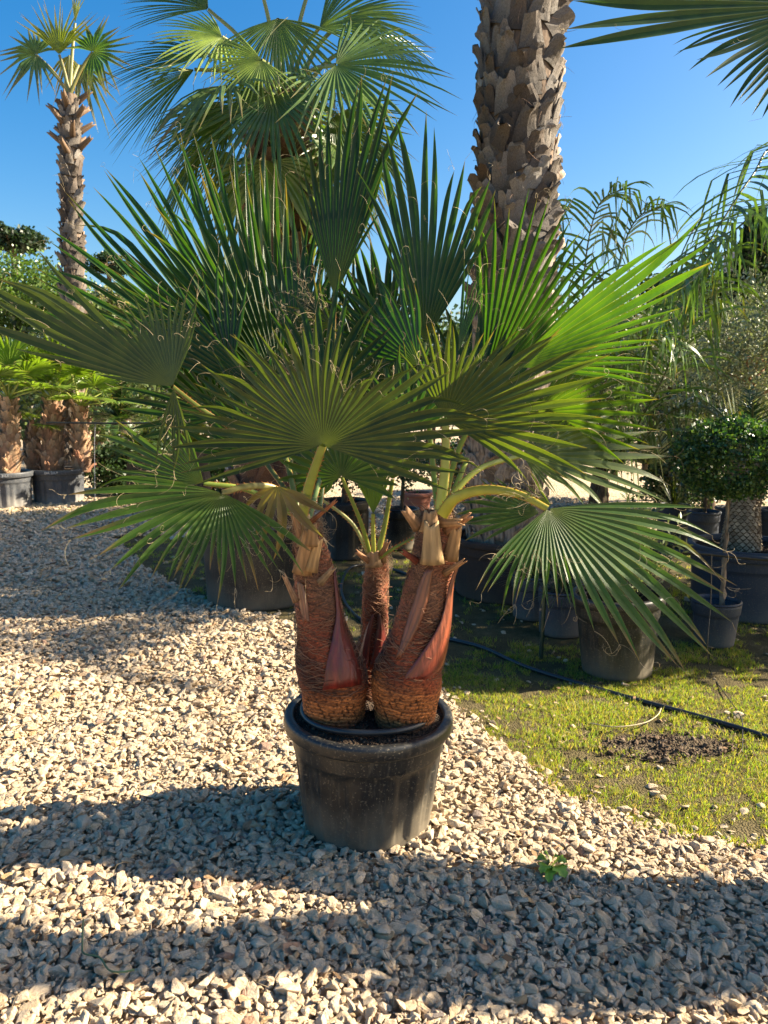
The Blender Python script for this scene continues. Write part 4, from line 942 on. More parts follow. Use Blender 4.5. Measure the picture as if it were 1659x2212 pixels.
for a in [(600, 40, -.5, (.1, -.3, -1), (0, -1, .3), 190, R(75), 61, gA), (590, 205, -.75, (-.3, -.4, -.9), (-.1, -.9, .4), 190, R(110), 62, gC), (725, 140, -.7, (1, -.2, -.25), (0, -.8, .6), 235, R(105), 63, gA),
          (565, 130, -.7, (-.7, -.3, -.6), (0, -.9, .4), 120, R(100), 64, gB), (450, 120, -.3, (-1, 0, .05), (.1, -.6, .7), 220, R(60), 65, gC), (420, 150, -.2, (-1, .1, -.5), (-.2, -.7, .6), 230, R(50), 66, gA),
          (560, 235, -.4, (-1, -.1, -.25), (-.1, -.6, .8), 260, R(55), 67, gC), (500, 230, -.1, (-.9, .1, -.7), (-.3, -.8, .3), 230, R(55), 68, gA), (690, 60, -.3, (.8, -.1, .4), (-.2, -.8, .5), 210, R(60), 69, gA),
          (760, 30, -.1, (.9, 0, -.5), (.1, -.8, .5), 190, R(65), 70, gB), (720, 250, -.3, (.8, -.1, -.8), (.1, -.9, .3), 190, R(75), 71, gC), (700, 330, .1, (.5, 0, -1), (.1, -1, .2), 170, R(75), 72, gA),
          (560, -40, -.1, (-.3, 0, 1), (0, -1, .1), 200, R(80), 73, gB), (680, -60, 0, (.4, 0, 1), (0, -1, .1), 200, R(80), 74, gA), (450, 20, .1, (-.9, .1, .5), (0, -.8, .5), 200, R(55), 75, gC),
          (800, 90, .3, (1, .1, -.2), (0, -.6, .7), 160, R(60), 76, gA), (640, 180, .4, (.5, .5, -.7), (0, -.5, .6), 200, R(100), 77, gC), (500, 330, .3, (-.6, .2, -.9), (-.2, -.8, .2), 150, R(70), 78, gA),
          (480, 80, -.5, (-.6, -.4, -.3), (.1, -.8, .6), 150, R(110), 79, gB)]:
    mid_frond(*a)
crown(mid, p2 + np.array([0, -.05, 0]), 12, .55, .55, 88, -1.0, .5, green=(.12, .19, .07), droop=.45, pw=.012, half=R(105), brown=.15)
b = Buf(); rg = np.random.default_rng(4)
for i in range(500):
    st_ = p2 + rg.normal(0, 1, 3) * np.array([.28, .28, .2]) + np.array([0, 0, -.05])
    threads(b, [st_], [[rg.normal(), rg.normal(), -.8]], .3, .22, .0022, rg, (.3, .3, .14), 3, 7)
tag(link('fibre', b.mesh('crown_threads', M['fibre']), mid), kind='stuff')

# far left palm
fx = AT(147, 500, 11.9)[0]
fl = thing('fan_palm', 'slim tall fan palm at far left with a small ragged crown', 'palm', (fx, 11.9, 0))
ftop = AT(150, 205, 11.9)
tr = plain_trunk(fl, [np.array([AT(153, 1060, 11.9)[0], 11.9, 0]), np.array([fx, 11.9, 2.5]), ftop], [.17, .15, .10], (.2, .15, .11))
cenf = lambda z_: np.array([np.interp(z_, [0, 2.5, ftop[2]], [AT(153, 1060, 11.9)[0], fx, ftop[0]]), 11.9])
clad(fl, tr, cenf, lambda z_: float(np.interp(z_, [0, 4.6, ftop[2]], [.15, .135, .10])), .3, float(ftop[2]), 6, .13, (.17, .17), 6, limit=230, hair=120, meshes=BOOTS_GREY)
def ff(hpx, hpy, ax, nr_, Rpx, half, seed, green, dY=0., n=24, droop=.2):
    hub = AT(hpx, hpy, 11.9 + dY)
    bb = world_fan(hub, ax, nr_, Rpx * 11.9 / F, half, n, seed=seed, green=green, droop=droop, nst=6, brown=.25, back=.8)
    o = link('frond', bb.mesh('frond_blade', M['leaf_far'], True), fl); petiole(o, [ftop, (ftop + hub) / 2 + np.array([0, 0, .05]), hub], .028, .018, (.16, .17, .06), spines=False, nn_=8)
ff(78, 118, (-.9, -.1, .1), (0, -1, .2), 84, R(150), 81, (.07, .13, .05), n=20, droop=.35); ff(128, 118, (.05, -.1, 1), (0, -1, 0), 120, R(50), 82, (.16, .2, .03), n=16)
ff(200, 112, (.9, -.1, .35), (-.1, -1, .2), 98, R(140), 83, (.05, .12, .03), n=22, droop=.3); ff(162, 50, (.15, 0, 1), (0, -1, 0), 85, R(14), 84, (.25, .28, .12), .2, n=6)
ff(170, 140, (.6, .1, -.8), (0, -1, .2), 90, R(60), 85, (.12, .16, .08), .3, n=12, droop=.5); ff(150, 120, (-.2, .1, -.9), (0, -1, 0), 70, R(60), 86, (.2, .2, .12), .3, n=10, droop=.4)
for i in range(16):
    a = i * 2.4; b_ = ftop + np.array([.1 * math.cos(a), .1 * math.sin(a), -.1 - .05 * i])
    stub(tr, b_, (math.cos(a), math.sin(a), .7), .27, .05, .03, (.2, .13, .08), seed=i)

# ------------------------------------------------------------------ left potted palms
def potted_text(t, txt, rt, h, ang, size=.045):
    cu = bpy.data.curves.new('rim_lettering', 'FONT'); cu.body = txt; cu.size = size; cu.extrude = .001; cu.align_x = 'CENTER'
    m, n_, l_, b_ = mat_new('white_print'); b_.inputs['Base Color'].default_value = (.6, .6, .6, 1); cu.materials.append(m)
    tmp = bpy.data.objects.new('tmp_text', cu); me = bpy.data.meshes.new_from_object(tmp); bpy.data.objects.remove(tmp)
    o = bpy.data.objects.new('rim_lettering', me); COL.objects.link(o); o.parent = t
    o.location = (rt * 1.004 * math.cos(ang), rt * 1.004 * math.sin(ang), h - .046); o.rotation_euler = (R(90), 0, ang + R(90))
tp = pot('weathered grey ribbed pot at far left edge with pale rim print', AT(-2, 1040, 10.6)[0], 10.75, .385, .33, .50, M['pot_grey'], flutes=22, amp=.009, rim_h=.07, rim_w=.03, group=None)
potted_text(tp, 'DA. 21LT', .385, .5, R(-68))
tp2 = pot('weathered grey ribbed pot with three stout palm trunks at left', AT(120, 1040, 11.1)[0], 11.2, .39, .33, .50, M['pot_grey'], flutes=22, amp=.009, rim_h=.07, rim_w=.03)
potted_text(tp2, 'DA. 21LT', .39, .5, R(-80))
BOOT2 = BOOTS
def small_palm(label, stems, Y, seed, green=(.14, .22, .035)):
    x0, z0 = AT(stems[0][0], 1000, Y)[0], .46
    t = thing('fan_palm', label, 'palm', (x0, Y, z0))
    for i, (px, py_top, hwpx, nf, Rpx, plpx) in enumerate(stems):
        b_ = np.array([AT(px, 1000, Y)[0], Y + .05 * (i % 2), z0]); tpz = AT(px + 2, py_top, Y); r0 = hwpx * Y / F
        tr = plain_trunk(t, [b_, (b_ + tpz) / 2, tpz], [r0 * 1.1, r0, r0 * .6], (.3, .17, .1))
        clad(t, tr, lambda z_, b_=b_, tpz=tpz: b_[:2] + (tpz - b_)[:2] * (z_ - b_[2]) / (tpz[2] - b_[2]), lambda z_, b_=b_, tpz=tpz, r0=r0: r0 * (1.05 - .45 * (z_ - b_[2]) / (tpz[2] - b_[2])), z0, float(tpz[2]), 7, .09, (.12, .16), seed + i, limit=80, hair=140, meshes=BOOT2S)
        crown(t, tpz, n=nf, plen=plpx * Y / F, Rr=Rpx * Y / F, seed=seed * 3 + i, el0=-.35, el1=1.35, green=green, n_seg=None) if False else crown(t, tpz, nf, plpx * Y / F, Rpx * Y / F, seed * 3 + i, .2, 1.4, green=green, pw=.014, bend=.15, droop=.22, pcol=(.25, .3, .06))
    return t
M['boot_tan'] = M['boot'].copy(); M['boot_tan'].name = 'tan_leaf_base'
for nd in M['boot_tan'].node_tree.nodes:
    if nd.type == 'VALTORGB' and len(nd.color_ramp.elements) == 5:
        for e, c in zip(nd.color_ramp.elements, [(.34, .2, .12), (.45, .3, .18), (.5, .36, .24), (.4, .2, .12), (.58, .45, .32)]): e.color = (*c, 1)
BOOT2S = []
for bm_ in BOOTS:
    c_ = bm_.copy(); c_.materials.clear(); c_.materials.append(M['boot_tan']); BOOT2S.append(c_)
small_palm('stocky fan palm in the pot at the far left edge', [(18, 862, 20, 12, 90, 85)], 10.75, 31)
small_palm('three stemmed fan palm in the second pot from left', [(112, 862, 21, 12, 84, 85), (172, 878, 15, 10, 68, 72), (72, 915, 12, 5, 50, 40)], 11.2, 41)

# ------------------------------------------------------------------ feather leaves (queen palm, cycads)
def feather(par, rachis, lf_len, lf_w, nside, seed, green=(.05, .1, .03), droop=.8, kink=.5, fwd=.5, lift=.3, name='frond', mat='frondlet', rr=.012, rcol=(.1, .12, .04), nst=7, tipc=(.3, .2, .05), upv=(0, 0, 1)):
    rg = np.random.default_rng(seed); path = smooth_path(rachis, 30); t, _, _ = frames(path)
    b = Buf(); lf_w = lf_w * 1.0
    for i in range(nside):
        f = .08 + .92 * (i + rg.uniform(-.2, .2)) / nside; x = np.clip(f, 0, .999) * 29; j = int(x); g = x - j
        p = path[j] * (1 - g) + path[min(j + 1, 29)] * g; tt = t[j]
        side = nrm(np.cross(tt, np.array(upv)))
        upl = np.cross(side, tt)
        L = lf_len * math.sin(math.pi * min(.97, .18 + .75 * f)) ** .6 * rg.uniform(.8, 1.1)
        for s in (-1, 1):
            d = nrm(side * s * (1 - fwd * .5) + tt * fwd + upl * lift * rg.uniform(.3, 1.2) + rg.normal(0, .12, 3))
            pts_ = [p]; q = p.copy(); dd = d.copy(); kp = rg.uniform(.3, .6) if rg.random() < kink else 9
            for m_ in range(nst - 1):
                fr_ = (m_ + 1) / (nst - 1)
                dd = nrm(dd + np.array([0, 0, -droop * .28 * fr_]))
                if fr_ >= kp: dd = nrm(dd * .35 + np.array([0, 0, -1.0]) + rg.normal(0, .15, 3)); kp = 9
                q = q + dd * L / (nst - 1); pts_.append(q.copy())
            pts_ = np.array(pts_); tn, u_, w_ = frames(pts_)
            wv = nrm(np.cross(tn, upl + rg.normal(0, .3, 3))) * (lf_w * np.array([.6, 1, 1, .9, .75, .5, .08])[:nst] if nst == 7 else lf_w * np.linspace(1, .1, nst))[:, None]
            v = np.stack([pts_ - wv, pts_ + wv], 1).reshape(-1, 3)
            ft = np.linspace(0, 1, nst)
            c = np.array(green) * rg.uniform(.7, 1.4); tc_ = np.clip((ft - .8) / .2, 0, 1)[:, None] * (rg.random() < .25)
            cc = np.repeat(c * (1 - tc_) + tc_ * np.array(tipc), 2, 0)
            uvv = np.stack([np.tile([0, 1], nst), np.repeat(ft, 2)], -1)
            b.add(v, grid_quads(nst, 2), uvv, cc)
    v, q, uv = tube(path, np.linspace(rr, rr * .3, 30), 6)
    o = link(name, b.mesh('frond_leaflets', M[mat], True), par)
    link('rachis', mesh('rachis', v, q, M['petiole'], uv, np.tile(np.array(rcol), (len(v), 1)), True), o)
    return o
qb = G(1270, 1290)
qp = thing('feather_palm', 'feather palm with long drooping leaflets right of the thick trunk', 'palm', (float(AT(1290, 1100, 6.6)[0]), 6.6, 0))
def qf(pts_, seed, L=.62, n=30, green=(.10, .18, .045), **k):
    feather(qp, [AT(x, y, Y) for x, y, Y in pts_], L * 1.3, .0105, int(n * 1.25), seed, green=green, droop=1.3, kink=.65, **k)
plain_trunk(qp, [(float(AT(1290, 1100, 6.6)[0]), 6.6, 0), tuple(AT(1292, 1100, 6.6)), tuple(AT(1296, 1010, 6.6))], [.11, .09, .06], (.12, .09, .06))
qf([(1296, 1040, 6.6), (1370, 930, 6.4), (1440, 800, 6.1), (1505, 640, 5.8), (1560, 540, 5.6)], 91, .6, 34)
qf([(1296, 1040, 6.6), (1300, 800, 6.6), (1330, 600, 6.7), (1370, 480, 6.6), (1440, 440, 6.4)], 92, .55, 32)
qf([(1296, 1040, 6.6), (1270, 820, 6.7), (1260, 620, 6.8), (1290, 450, 6.7), (1360, 400, 6.5)], 93, .5, 32)
qf([(1296, 1030, 6.6), (1350, 850, 6.5), (1420, 720, 6.4), (1490, 660, 6.3), (1570, 640, 6.1)], 94, .55, 30, green=(.08, .12, .03))
qf([(1296, 1040, 6.6), (1290, 900, 6.3), (1330, 780, 6.0), (1410, 720, 5.7), (1480, 760, 5.5)], 95, .5, 26)
qf([(1296, 1040, 6.6), (1250, 850, 7.0), (1200, 650, 7.2), (1170, 500, 7.2), (1200, 430, 7.1)], 96, .5, 26)
qf([(1296, 1050, 6.6), (1380, 960, 6.4), (1450, 890, 6.2), (1520, 880, 6.0), (1580, 930, 5.9)], 97, .4, 24, green=(.08, .12, .03))
qp2 = thing('feather_palm', 'feather palm arching in from the right edge with kinked narrow leaflets', 'palm', (4.6, 6.2, 0))
plain_trunk(qp2, [(4.6, 6.2, 0), (4.55, 6.2, 1.5), (4.5, 6.2, 3.2)], [.14, .12, .09], (.14, .11, .08))
for pts_, sd_, L in [([(4.5, 6.2, 3.2), (3.9, 5.9, 3.6), tuple(AT(1700, 300, 5.6)), tuple(AT(1625, 380, 5.3)), tuple(AT(1540, 510, 5.1)), tuple(AT(1462, 640, 5.0))], 98, .55),
                     ([(4.5, 6.2, 3.2), (4.0, 5.8, 3.3), tuple(AT(1720, 420, 5.5)), tuple(AT(1620, 470, 5.3)), tuple(AT(1500, 590, 5.2)), tuple(AT(1440, 700, 5.1))], 99, .5),
                     ([(4.5, 6.2, 3.2), (4.3, 5.5, 3.7), (4.0, 4.9, 3.4), (3.6, 4.5, 2.8)], 100, .5), ([(4.5, 6.2, 3.2), (4.9, 6.9, 3.9), (5.3, 7.6, 3.4)], 101, .5), ([(4.5, 6.2, 3.2), (4.2, 6.9, 4.0), (3.9, 7.5, 3.7)], 102, .5)]:
    feather(qp2, pts_, L * 1.15, .012, 46, sd_, green=(.09, .165, .045), kink=.75, droop=1.0)

def cycad(label, px, py, Y, n, Lpx, seed, green, trunk_px=None, zfix=None):
    c = AT(px, py, Y); t = thing('cycad', label, 'cycad', (c[0], c[1], 0)); L = Lpx * Y / F
    rg = np.random.default_rng(seed)
    plain_trunk(t, [(c[0], c[1], 0), (c[0], c[1], c[2] * .5), tuple(c)], [.2, .19, .15], (.08, .06, .04))
    for i in range(n):
        a = i * 2.4; el = rg.uniform(-.1, 1.25); d = np.array([math.cos(el) * math.cos(a), math.cos(el) * math.sin(a), math.sin(el)])
        pts_ = [c + d * L * f + np.array([0, 0, -.45 * L * f * f * math.cos(el)]) for f in np.linspace(0, 1, 5)]
        feather(t, pts_, L * .24, .012, 34, seed * 20 + i, green=green, droop=.1, kink=0, fwd=.5, lift=.35, nst=3, rr=.008)
    return t
cycad('dark green cycad behind the left potted palms', 262, 905, 13.0, 26, 110, 51, (.035, .075, .02))
cycad('low cycad beyond the lower left frond tips', 300, 965, 11.0, 22, 70, 54, (.05, .085, .02))
cycad('yellow green cycad on a scaly trunk behind the drooping left leaf', 398, 905, 10.0, 20, 70, 52, (.17, .19, .02))
cycad('yellowing cycad low behind the lower left fronds', 420, 960, 9.6, 14, 55, 53, (.2, .2, .02))

# ------------------------------------------------------------------ leafy plants
def leaf_cloud(cen, rad, n, size, green, seed, clumps=40, jitter=.35, aspect=2.6, shell=.55, cols=None, up=.2, squash=None):
    rg = np.random.default_rng(seed)
    d = nrm(rg.normal(0, 1, (clumps, 3))); cr = rg.uniform(shell, 1.0, clumps) ** .7
    cc = np.array(cen) + d * cr[:, None] * np.array(rad)
    k = rg.integers(0, clumps, n)
    p = cc[k] + rg.normal(0, 1, (n, 3)) * np.array(rad) * jitter * .5
    dirs = nrm(rg.normal(0, 1, (n, 3)) + nrm(p - np.array(cen)) * .9 + np.array([0, 0, up])); s2 = nrm(np.cross(dirs, rg.normal(0, 1, (n, 3))))
    L = size * rg.uniform(.6, 1.3, n)[:, None]; W = L / aspect / 1.0
    v = np.stack([p, p + dirs * L * .5 + s2 * W, p + dirs * L, p + dirs * L * .5 - s2 * W], 1).reshape(-1, 3)
    q = np.arange(4 * n).reshape(-1, 4)
    base = np.array(green); c = base[None] * rg.uniform(.6, 1.45, (n, 1)) * (rg.uniform(.8, 1.2, clumps)[k])[:, None]
    if cols is not None:
        alt = rg.random(n) < .3; c[alt] = np.array(cols) * rg.uniform(.7, 1.3, (alt.sum(), 1))
    uv = np.tile([(.5, 0), (1, .5), (.5, 1), (0, .5)], (n, 1))
    return v, q, uv, np.repeat(c, 4, 0)
def tree(label, x, y, h, crown_r, n, size, green, seed, trunk_r=.1, cat='tree', name='leafy_tree', mat='foliage', cz_=None, clumps=50, z0=0., tcol=(.13, .09, .06), limbs=5, jitter=.35, aspect=2.4, cols=None, shell=.5, group=None):
    t = thing(name, label, cat, (x, y, z0), 0, group)
    cz_ = h - crown_r[2] if cz_ is None else cz_
    rg = np.random.default_rng(seed)
    tr = plain_trunk(t, [(x, y, z0), (x + rg.normal(0, .03), y, (z0 + cz_) / 2), (x, y, cz_)], [trunk_r, trunk_r * .75, trunk_r * .5], tcol, k=12)
    b = Buf()
    for i in range(limbs):
        a = i * 2.4; e = np.array([x + math.cos(a) * crown_r[0] * .7, y + math.sin(a) * crown_r[1] * .7, cz_ + crown_r[2] * rg.uniform(-.2, .7)])
        s = np.array([x, y, cz_ - crown_r[2] * .6 * rg.random()])
        s[2] = max(s[2], z0 + .3 * (cz_ - z0))
        v, q, uv = tube(smooth_path([s, (s + e) / 2 + rg.normal(0, .05, 3), e], 7), np.linspace(trunk_r * .45, trunk_r * .1, 7), 5); b.add(v, q, uv, tcol)
    if limbs: link('limbs', b.mesh('limbs', M['bark'], True), tr)
    v, q, uv, c = leaf_cloud((x, y, cz_), crown_r, n, size, green, seed, clumps, jitter, aspect, shell, cols)
    link('crown', mesh('crown', v, q, M[mat], uv, c), t)
    return t
# topiary ball
bp_ = G(1560, 1405)
pot('small thin rimmed black pot with the topiary stem at right', bp_[0], bp_[1] + .12, .148, .115, .29, M['pot_blue'], flutes=0, rim_h=.012, rim_w=.006, soil_z=.07)
tx = bp_[0] - .01; ty = bp_[1] + .12; tz = AT(1575, 990, ty)[2]
tree('round clipped bush on a bare straight stem in the small black pot at right', tx + .04, ty, 1.6, (.335, .33, .235), 15000, .020, (.035, .085, .028), 71, trunk_r=.014, cat='topiary', name='topiary_bush', clumps=420, jitter=.13, aspect=1.9, cz_=float(tz), z0=.2, tcol=(.3, .22, .15), limbs=6, shell=.72, cols=(.12, .19, .05))  # paler leaves mixed in as painted highlights
# stump palm in the big pot
sp_ = G(1625, 1352)
sp = pot('very large black pot with pale rim lettering at the right edge', sp_[0] + .1, sp_[1] + .36, .40, .35, .50, M['pot_blue'], flutes=0, rim_h=.075, rim_w=.03, soil_z=.04)
potted_text(sp, '200L', .40, .5, R(-127), .05)
sx_, sy_ = AT(1608, 1150, 5.35)[0], sp_[1] + .36
stp = thing('date_palm', 'short scaly date palm trunk in the very large right pot', 'palm', (sx_, sy_, .44))
tr = plain_trunk(stp, [(sx_, sy_, .44), (sx_ + .01, sy_, .75), (sx_ + .03, sy_, 1.15)], [.135, .105, .12], (.13, .09, .055))
b = Buf()
for r_ in range(30):
    for j in range(18):
        a = (j + .5 * (r_ % 2)) * 2 * math.pi / 18; zc = .44 + r_ * .0235; rr = float(np.interp(zc, [.44, .75, 1.15], [.137, .107, .122]))
        o_ = np.array([sx_ + rr * math.cos(a), sy_ + rr * math.sin(a), zc]); s_ = np.array([-math.sin(a), math.cos(a), 0]) * .02; ou = np.array([math.cos(a), math.sin(a), 0])
        b.add([o_ - s_, o_ + np.array([0, 0, -.012]) + ou * .012, o_ + s_, o_ + np.array([0, 0, .02])], [(0, 1, 2, 3)], None, np.array([.33, .26, .17]) * rng.uniform(.6, 1.2))
tag(link('scales', b.mesh('scales', M['bark']), tr), kind='stuff')
for i in range(12):
    a = i * 2.4; el = .5 + .06 * i; L = .8
    c0 = np.array([sx_ + .03, sy_, 1.13]); d = np.array([math.cos(el) * math.cos(a), math.cos(el) * math.sin(a), math.sin(el)])
    feather(stp, [c0 + d * L * f + np.array([0, 0, -.35 * L * f * f]) for f in np.linspace(0, 1, 5)], .16, .006, 24, 700 + i, green=(.04, .08, .03), droop=.1, kink=0, nst=3)
# pot with the grey green bush
gp_ = G(1348, 1478)
pot('scuffed black pot with a leafy grey green bush on the grass', gp_[0] + .02, gp_[1] + .2, .255, .19, .46, M['pot'], flutes=8, amp=.006, rim_h=.055, rim_w=.022, soil_z=.05, tilt=(0, R(-2)))
def shoots(label, x, y, z0, n, h, spread, green, seed, leaf=.05, w=.008, name='potted_bush', cat='bush', mat='silver', per=22):
    t = thing(name, label, cat, (x, y, z0)); rg = np.random.default_rng(seed); sb = Buf(); lb = Buf()
    for i in range(n):
        a = rg.uniform(0, 6.28); sp_ = spread * rg.random() ** .6; H = h * rg.uniform(.55, 1.1)
        e = np.array([x + math.cos(a) * sp_, y + math.sin(a) * sp_, z0 + H * (1 - .25 * sp_ / spread)]); s = np.array([x + math.cos(a) * sp_ * .2, y + math.sin(a) * sp_ * .2, z0])
        pth = smooth_path([s, (s + e) / 2 + rg.normal(0, .02, 3), e], 8); v, q, uv = tube(pth, np.linspace(.004, .0015, 8), 4); sb.add(v, q, uv, (.16, .14, .07))
        for j in range(per):
            f = .25 + .75 * j / per; x_ = f * 6.99; k_ = int(x_); p = pth[k_] * (1 - x_ + k_) + pth[k_ + 1] * (x_ - k_)
            d = nrm(nrm(e - s) * .8 + nrm(rg.normal(0, 1, 3)) * .9); s2 = nrm(np.cross(d, rg.normal(0, 1, 3))) * w; L = leaf * rg.uniform(.6, 1.2)
            lb.add([p, p + d * L * .5 + s2, p + d * L, p + d * L * .5 - s2], [(0, 1, 2, 3)], [(.5, 0), (1, .5), (.5, 1), (0, .5)], np.array(green) * rg.uniform(.6, 1.4))
    link('stems', sb.mesh('stems', M['bark'], True), t); link('leaves', lb.mesh('leaves', M[mat]), t)
    return t
shoots('grey green leafy bush growing in the scuffed black pot', gp_[0] + .03, gp_[1] + .2, .40, 75, .62, .36, (.17, .21, .09), 72, .055, .0075)
def spiky(label, x, y, z0, n, L, seed, green, w=.006, cat='yucca', name='spiky_plant', el0=.1, upto=1.5, droop=.25):
    t = thing(name, label, cat, (x, y, z0)); rg = np.random.default_rng(seed); b = Buf()
    for i in range(n):
        a = rg.uniform(0, 6.28); el = rg.uniform(el0, upto); d = np.array([math.cos(el) * math.cos(a), math.cos(el) * math.sin(a), math.sin(el)]); l_ = L * rg.uniform(.7, 1.1)
        f = np.linspace(0, 1, 5); pts_ = np.array([x, y, z0]) + d * (l_ * f)[:, None]; pts_[:, 2] -= droop * l_ * f ** 2 * math.cos(el)
        s = nrm(np.cross(d, [0, 0, 1.0])) * (w * np.array([.8, 1, .9, .6, .08]))[:, None]
        g = np.array(green) * rg.uniform(.6, 1.35); tipc_ = np.array([.3, .22, .08]); c = np.array([g * (1 - .5 * (x_ > .9)) + tipc_ * .5 * (x_ > .9) for x_ in f])
        b.add(np.stack([pts_ - s, pts_ + s], 1).reshape(-1, 3), grid_quads(5, 2), np.stack([np.tile([0, 1], 5), np.repeat(f, 2)], -1), np.repeat(c, 2, 0))
    link('leaves', b.mesh('leaves', M['frondlet']), t)
    bb = Buf(); v, q, uv = tube([(x, y, z0 - .06), (x, y, z0), (x, y, z0 + .05)], [.03, .035, .02], 10); bb.add(v, q, uv, (.15, .11, .07)); link('stem', bb.mesh('stem', M['bark'], True), t)
    return t
s1 = G(1222, 1382); s2 = G(1160, 1345)
pot('dull blue black pot with a spiky plant, left of the scuffed pot', s1[0], s1[1] + .14, .155, .14, .30, M['pot_blue'], flutes=0, rim_h=.02, rim_w=.008, soil_z=.04)
pot('dull blue black pot with a spiky plant, beside the green post', s2[0], s2[1] + .14, .16, .14, .31, M['pot_blue'], flutes=0, rim_h=.02, rim_w=.008, soil_z=.04)
spiky('blue green spiky plant in the pot nearest the scuffed pot', s1[0], s1[1] + .14, .27, 150, .34, 73, (.055, .09, .05), .004)
spiky('blue green spiky plant in the pot behind the green post', s2[0], s2[1] + .14, .28, 130, .33, 74, (.055, .085, .05), .004)
# far row of dark pots at right
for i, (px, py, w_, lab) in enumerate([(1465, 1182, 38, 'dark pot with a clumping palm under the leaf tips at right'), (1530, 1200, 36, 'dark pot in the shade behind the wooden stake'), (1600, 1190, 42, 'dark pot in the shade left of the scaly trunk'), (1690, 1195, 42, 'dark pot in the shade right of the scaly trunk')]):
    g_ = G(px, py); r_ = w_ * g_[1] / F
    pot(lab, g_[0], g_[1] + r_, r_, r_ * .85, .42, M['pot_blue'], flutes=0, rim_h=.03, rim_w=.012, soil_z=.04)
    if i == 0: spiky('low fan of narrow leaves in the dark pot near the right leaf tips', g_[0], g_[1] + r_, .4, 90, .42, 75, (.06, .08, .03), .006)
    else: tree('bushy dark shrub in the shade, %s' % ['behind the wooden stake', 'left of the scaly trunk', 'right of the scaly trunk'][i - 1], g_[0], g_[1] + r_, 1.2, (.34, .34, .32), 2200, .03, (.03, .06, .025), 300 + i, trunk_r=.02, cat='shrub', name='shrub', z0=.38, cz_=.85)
# pots seen between the trunks
g_ = G(742, 1213); 
b1 = pot('black grow bag with slack sides behind the middle trunk', g_[0], g_[1] + .22, .235, .215, .56, M['bag'], flutes=9, amp=.012, rim_h=.015, rim_w=.006)
g_ = G(868, 1193)
b2 = pot('plain black pot behind and left of the right trunk', g_[0], g_[1] + .19, .185, .15, .42, M['pot'], flutes=0, rim_h=.02, rim_w=.01)
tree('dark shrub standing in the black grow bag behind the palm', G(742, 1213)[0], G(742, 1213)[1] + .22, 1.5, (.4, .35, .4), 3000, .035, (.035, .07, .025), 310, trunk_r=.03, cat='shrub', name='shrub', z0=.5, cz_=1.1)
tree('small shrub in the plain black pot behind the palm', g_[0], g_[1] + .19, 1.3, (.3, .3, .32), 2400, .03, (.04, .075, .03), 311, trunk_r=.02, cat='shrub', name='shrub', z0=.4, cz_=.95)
# tiny terracotta coloured pot seen past the right trunk
g_ = G(900, 1120); pot('terracotta pot far behind, just left of the right trunk', g_[0], g_[1], .2, .15, .34, pot_mat('terracotta', (.35, .12, .07), (.4, .25, .18), .4, .8), flutes=0, rim_h=.05, rim_w=.02)

# ------------------------------------------------------------------ background trees
tree('grey leaved olive tree with a thin orange trunk at the right edge', AT(1630, 800, 9.5)[0], 9.5, 2.6, (1.05, .9, 1.0), 17000, .055, (.20, .23, .13), 401, trunk_r=.05, name='olive_tree', mat='silver', cz_=2.0, clumps=110, tcol=(.35, .2, .11), aspect=4, jitter=.3, cols=(.35, .37, .26), shell=.2, limbs=10)
tree('grey green olive tree left of the orange trunked olive', AT(1450, 800, 11.5)[0], 11.5, 2.6, (1.2, .9, 1.05), 14000, .06, (.15, .18, .10), 402, trunk_r=.08, name='olive_tree', mat='silver', cz_=1.7, clumps=90, aspect=4, cols=(.28, .3, .2), shell=.2)
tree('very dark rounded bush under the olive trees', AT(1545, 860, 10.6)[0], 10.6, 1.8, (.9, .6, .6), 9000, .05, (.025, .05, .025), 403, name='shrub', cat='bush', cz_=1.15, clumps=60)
spiky('tall spiky yucca rising behind the topiary bush', AT(1600, 960, 7.2)[0], 7.2, 1.0, 170, .62, 404, (.15, .19, .12), .011, droop=.05)
spiky('pale spiky yucca left of the topiary bush', AT(1395, 960, 9.0)[0], 9.0, .75, 150, .6, 405, (.16, .2, .12), .012, droop=.05)
spiky('yellow green spiky clump behind the right palm leaves', AT(1330, 960, 9.6)[0], 9.6, .6, 140, .7, 406, (.2, .24, .07), .012, droop=.1)
def cypress(label, px, pyt, Y, w_, seed):
    x = AT(px, 600, Y)[0]; h = AT(px, pyt, Y)[2]; t = thing('cypress_tree', label, 'cypress', (x, Y, 0)); rg = np.random.default_rng(seed); n = 9000
    u = rg.random(n) ** .8; zz = .4 + (h - .4) * u; prof = np.sin(np.clip(1 - u, 0, 1) ** .6 * 1.7) * w_; a = rg.uniform(0, 6.28, n); r_ = prof * np.sqrt(rg.uniform(.4, 1, n)) * (1 + .12 * np.sin(a * 5 + zz * 2))
    p = np.column_stack([x + r_ * np.cos(a), Y + r_ * np.sin(a), zz]); d = nrm(np.column_stack([np.cos(a) * .4, np.sin(a) * .4, np.ones(n)]) + rg.normal(0, .25, (n, 3))); s = nrm(np.cross(d, rg.normal(0, 1, (n, 3)))); L = h * .035
    v = np.stack([p, p + d * L * .5 + s * L * .25, p + d * L, p + d * L * .5 - s * L * .25], 1).reshape(-1, 3)
    c = np.repeat(np.array([.02, .04, .02]) * rg.uniform(.6, 1.5, (n, 1)), 4, 0)
    link('crown', mesh('crown', v, np.arange(4 * n).reshape(-1, 4), M['foliage'], np.tile([(.5, 0), (1, .5), (.5, 1), (0, .5)], (n, 1)), c), t)
    plain_trunk(t, [(x, Y, 0), (x, Y, h * .4), (x, Y, h * .8)], [.2, .14, .05], (.1, .08, .06), k=8)
cypress('tall dark cypress near the right edge', 1622, 462, 26, .62, 411)
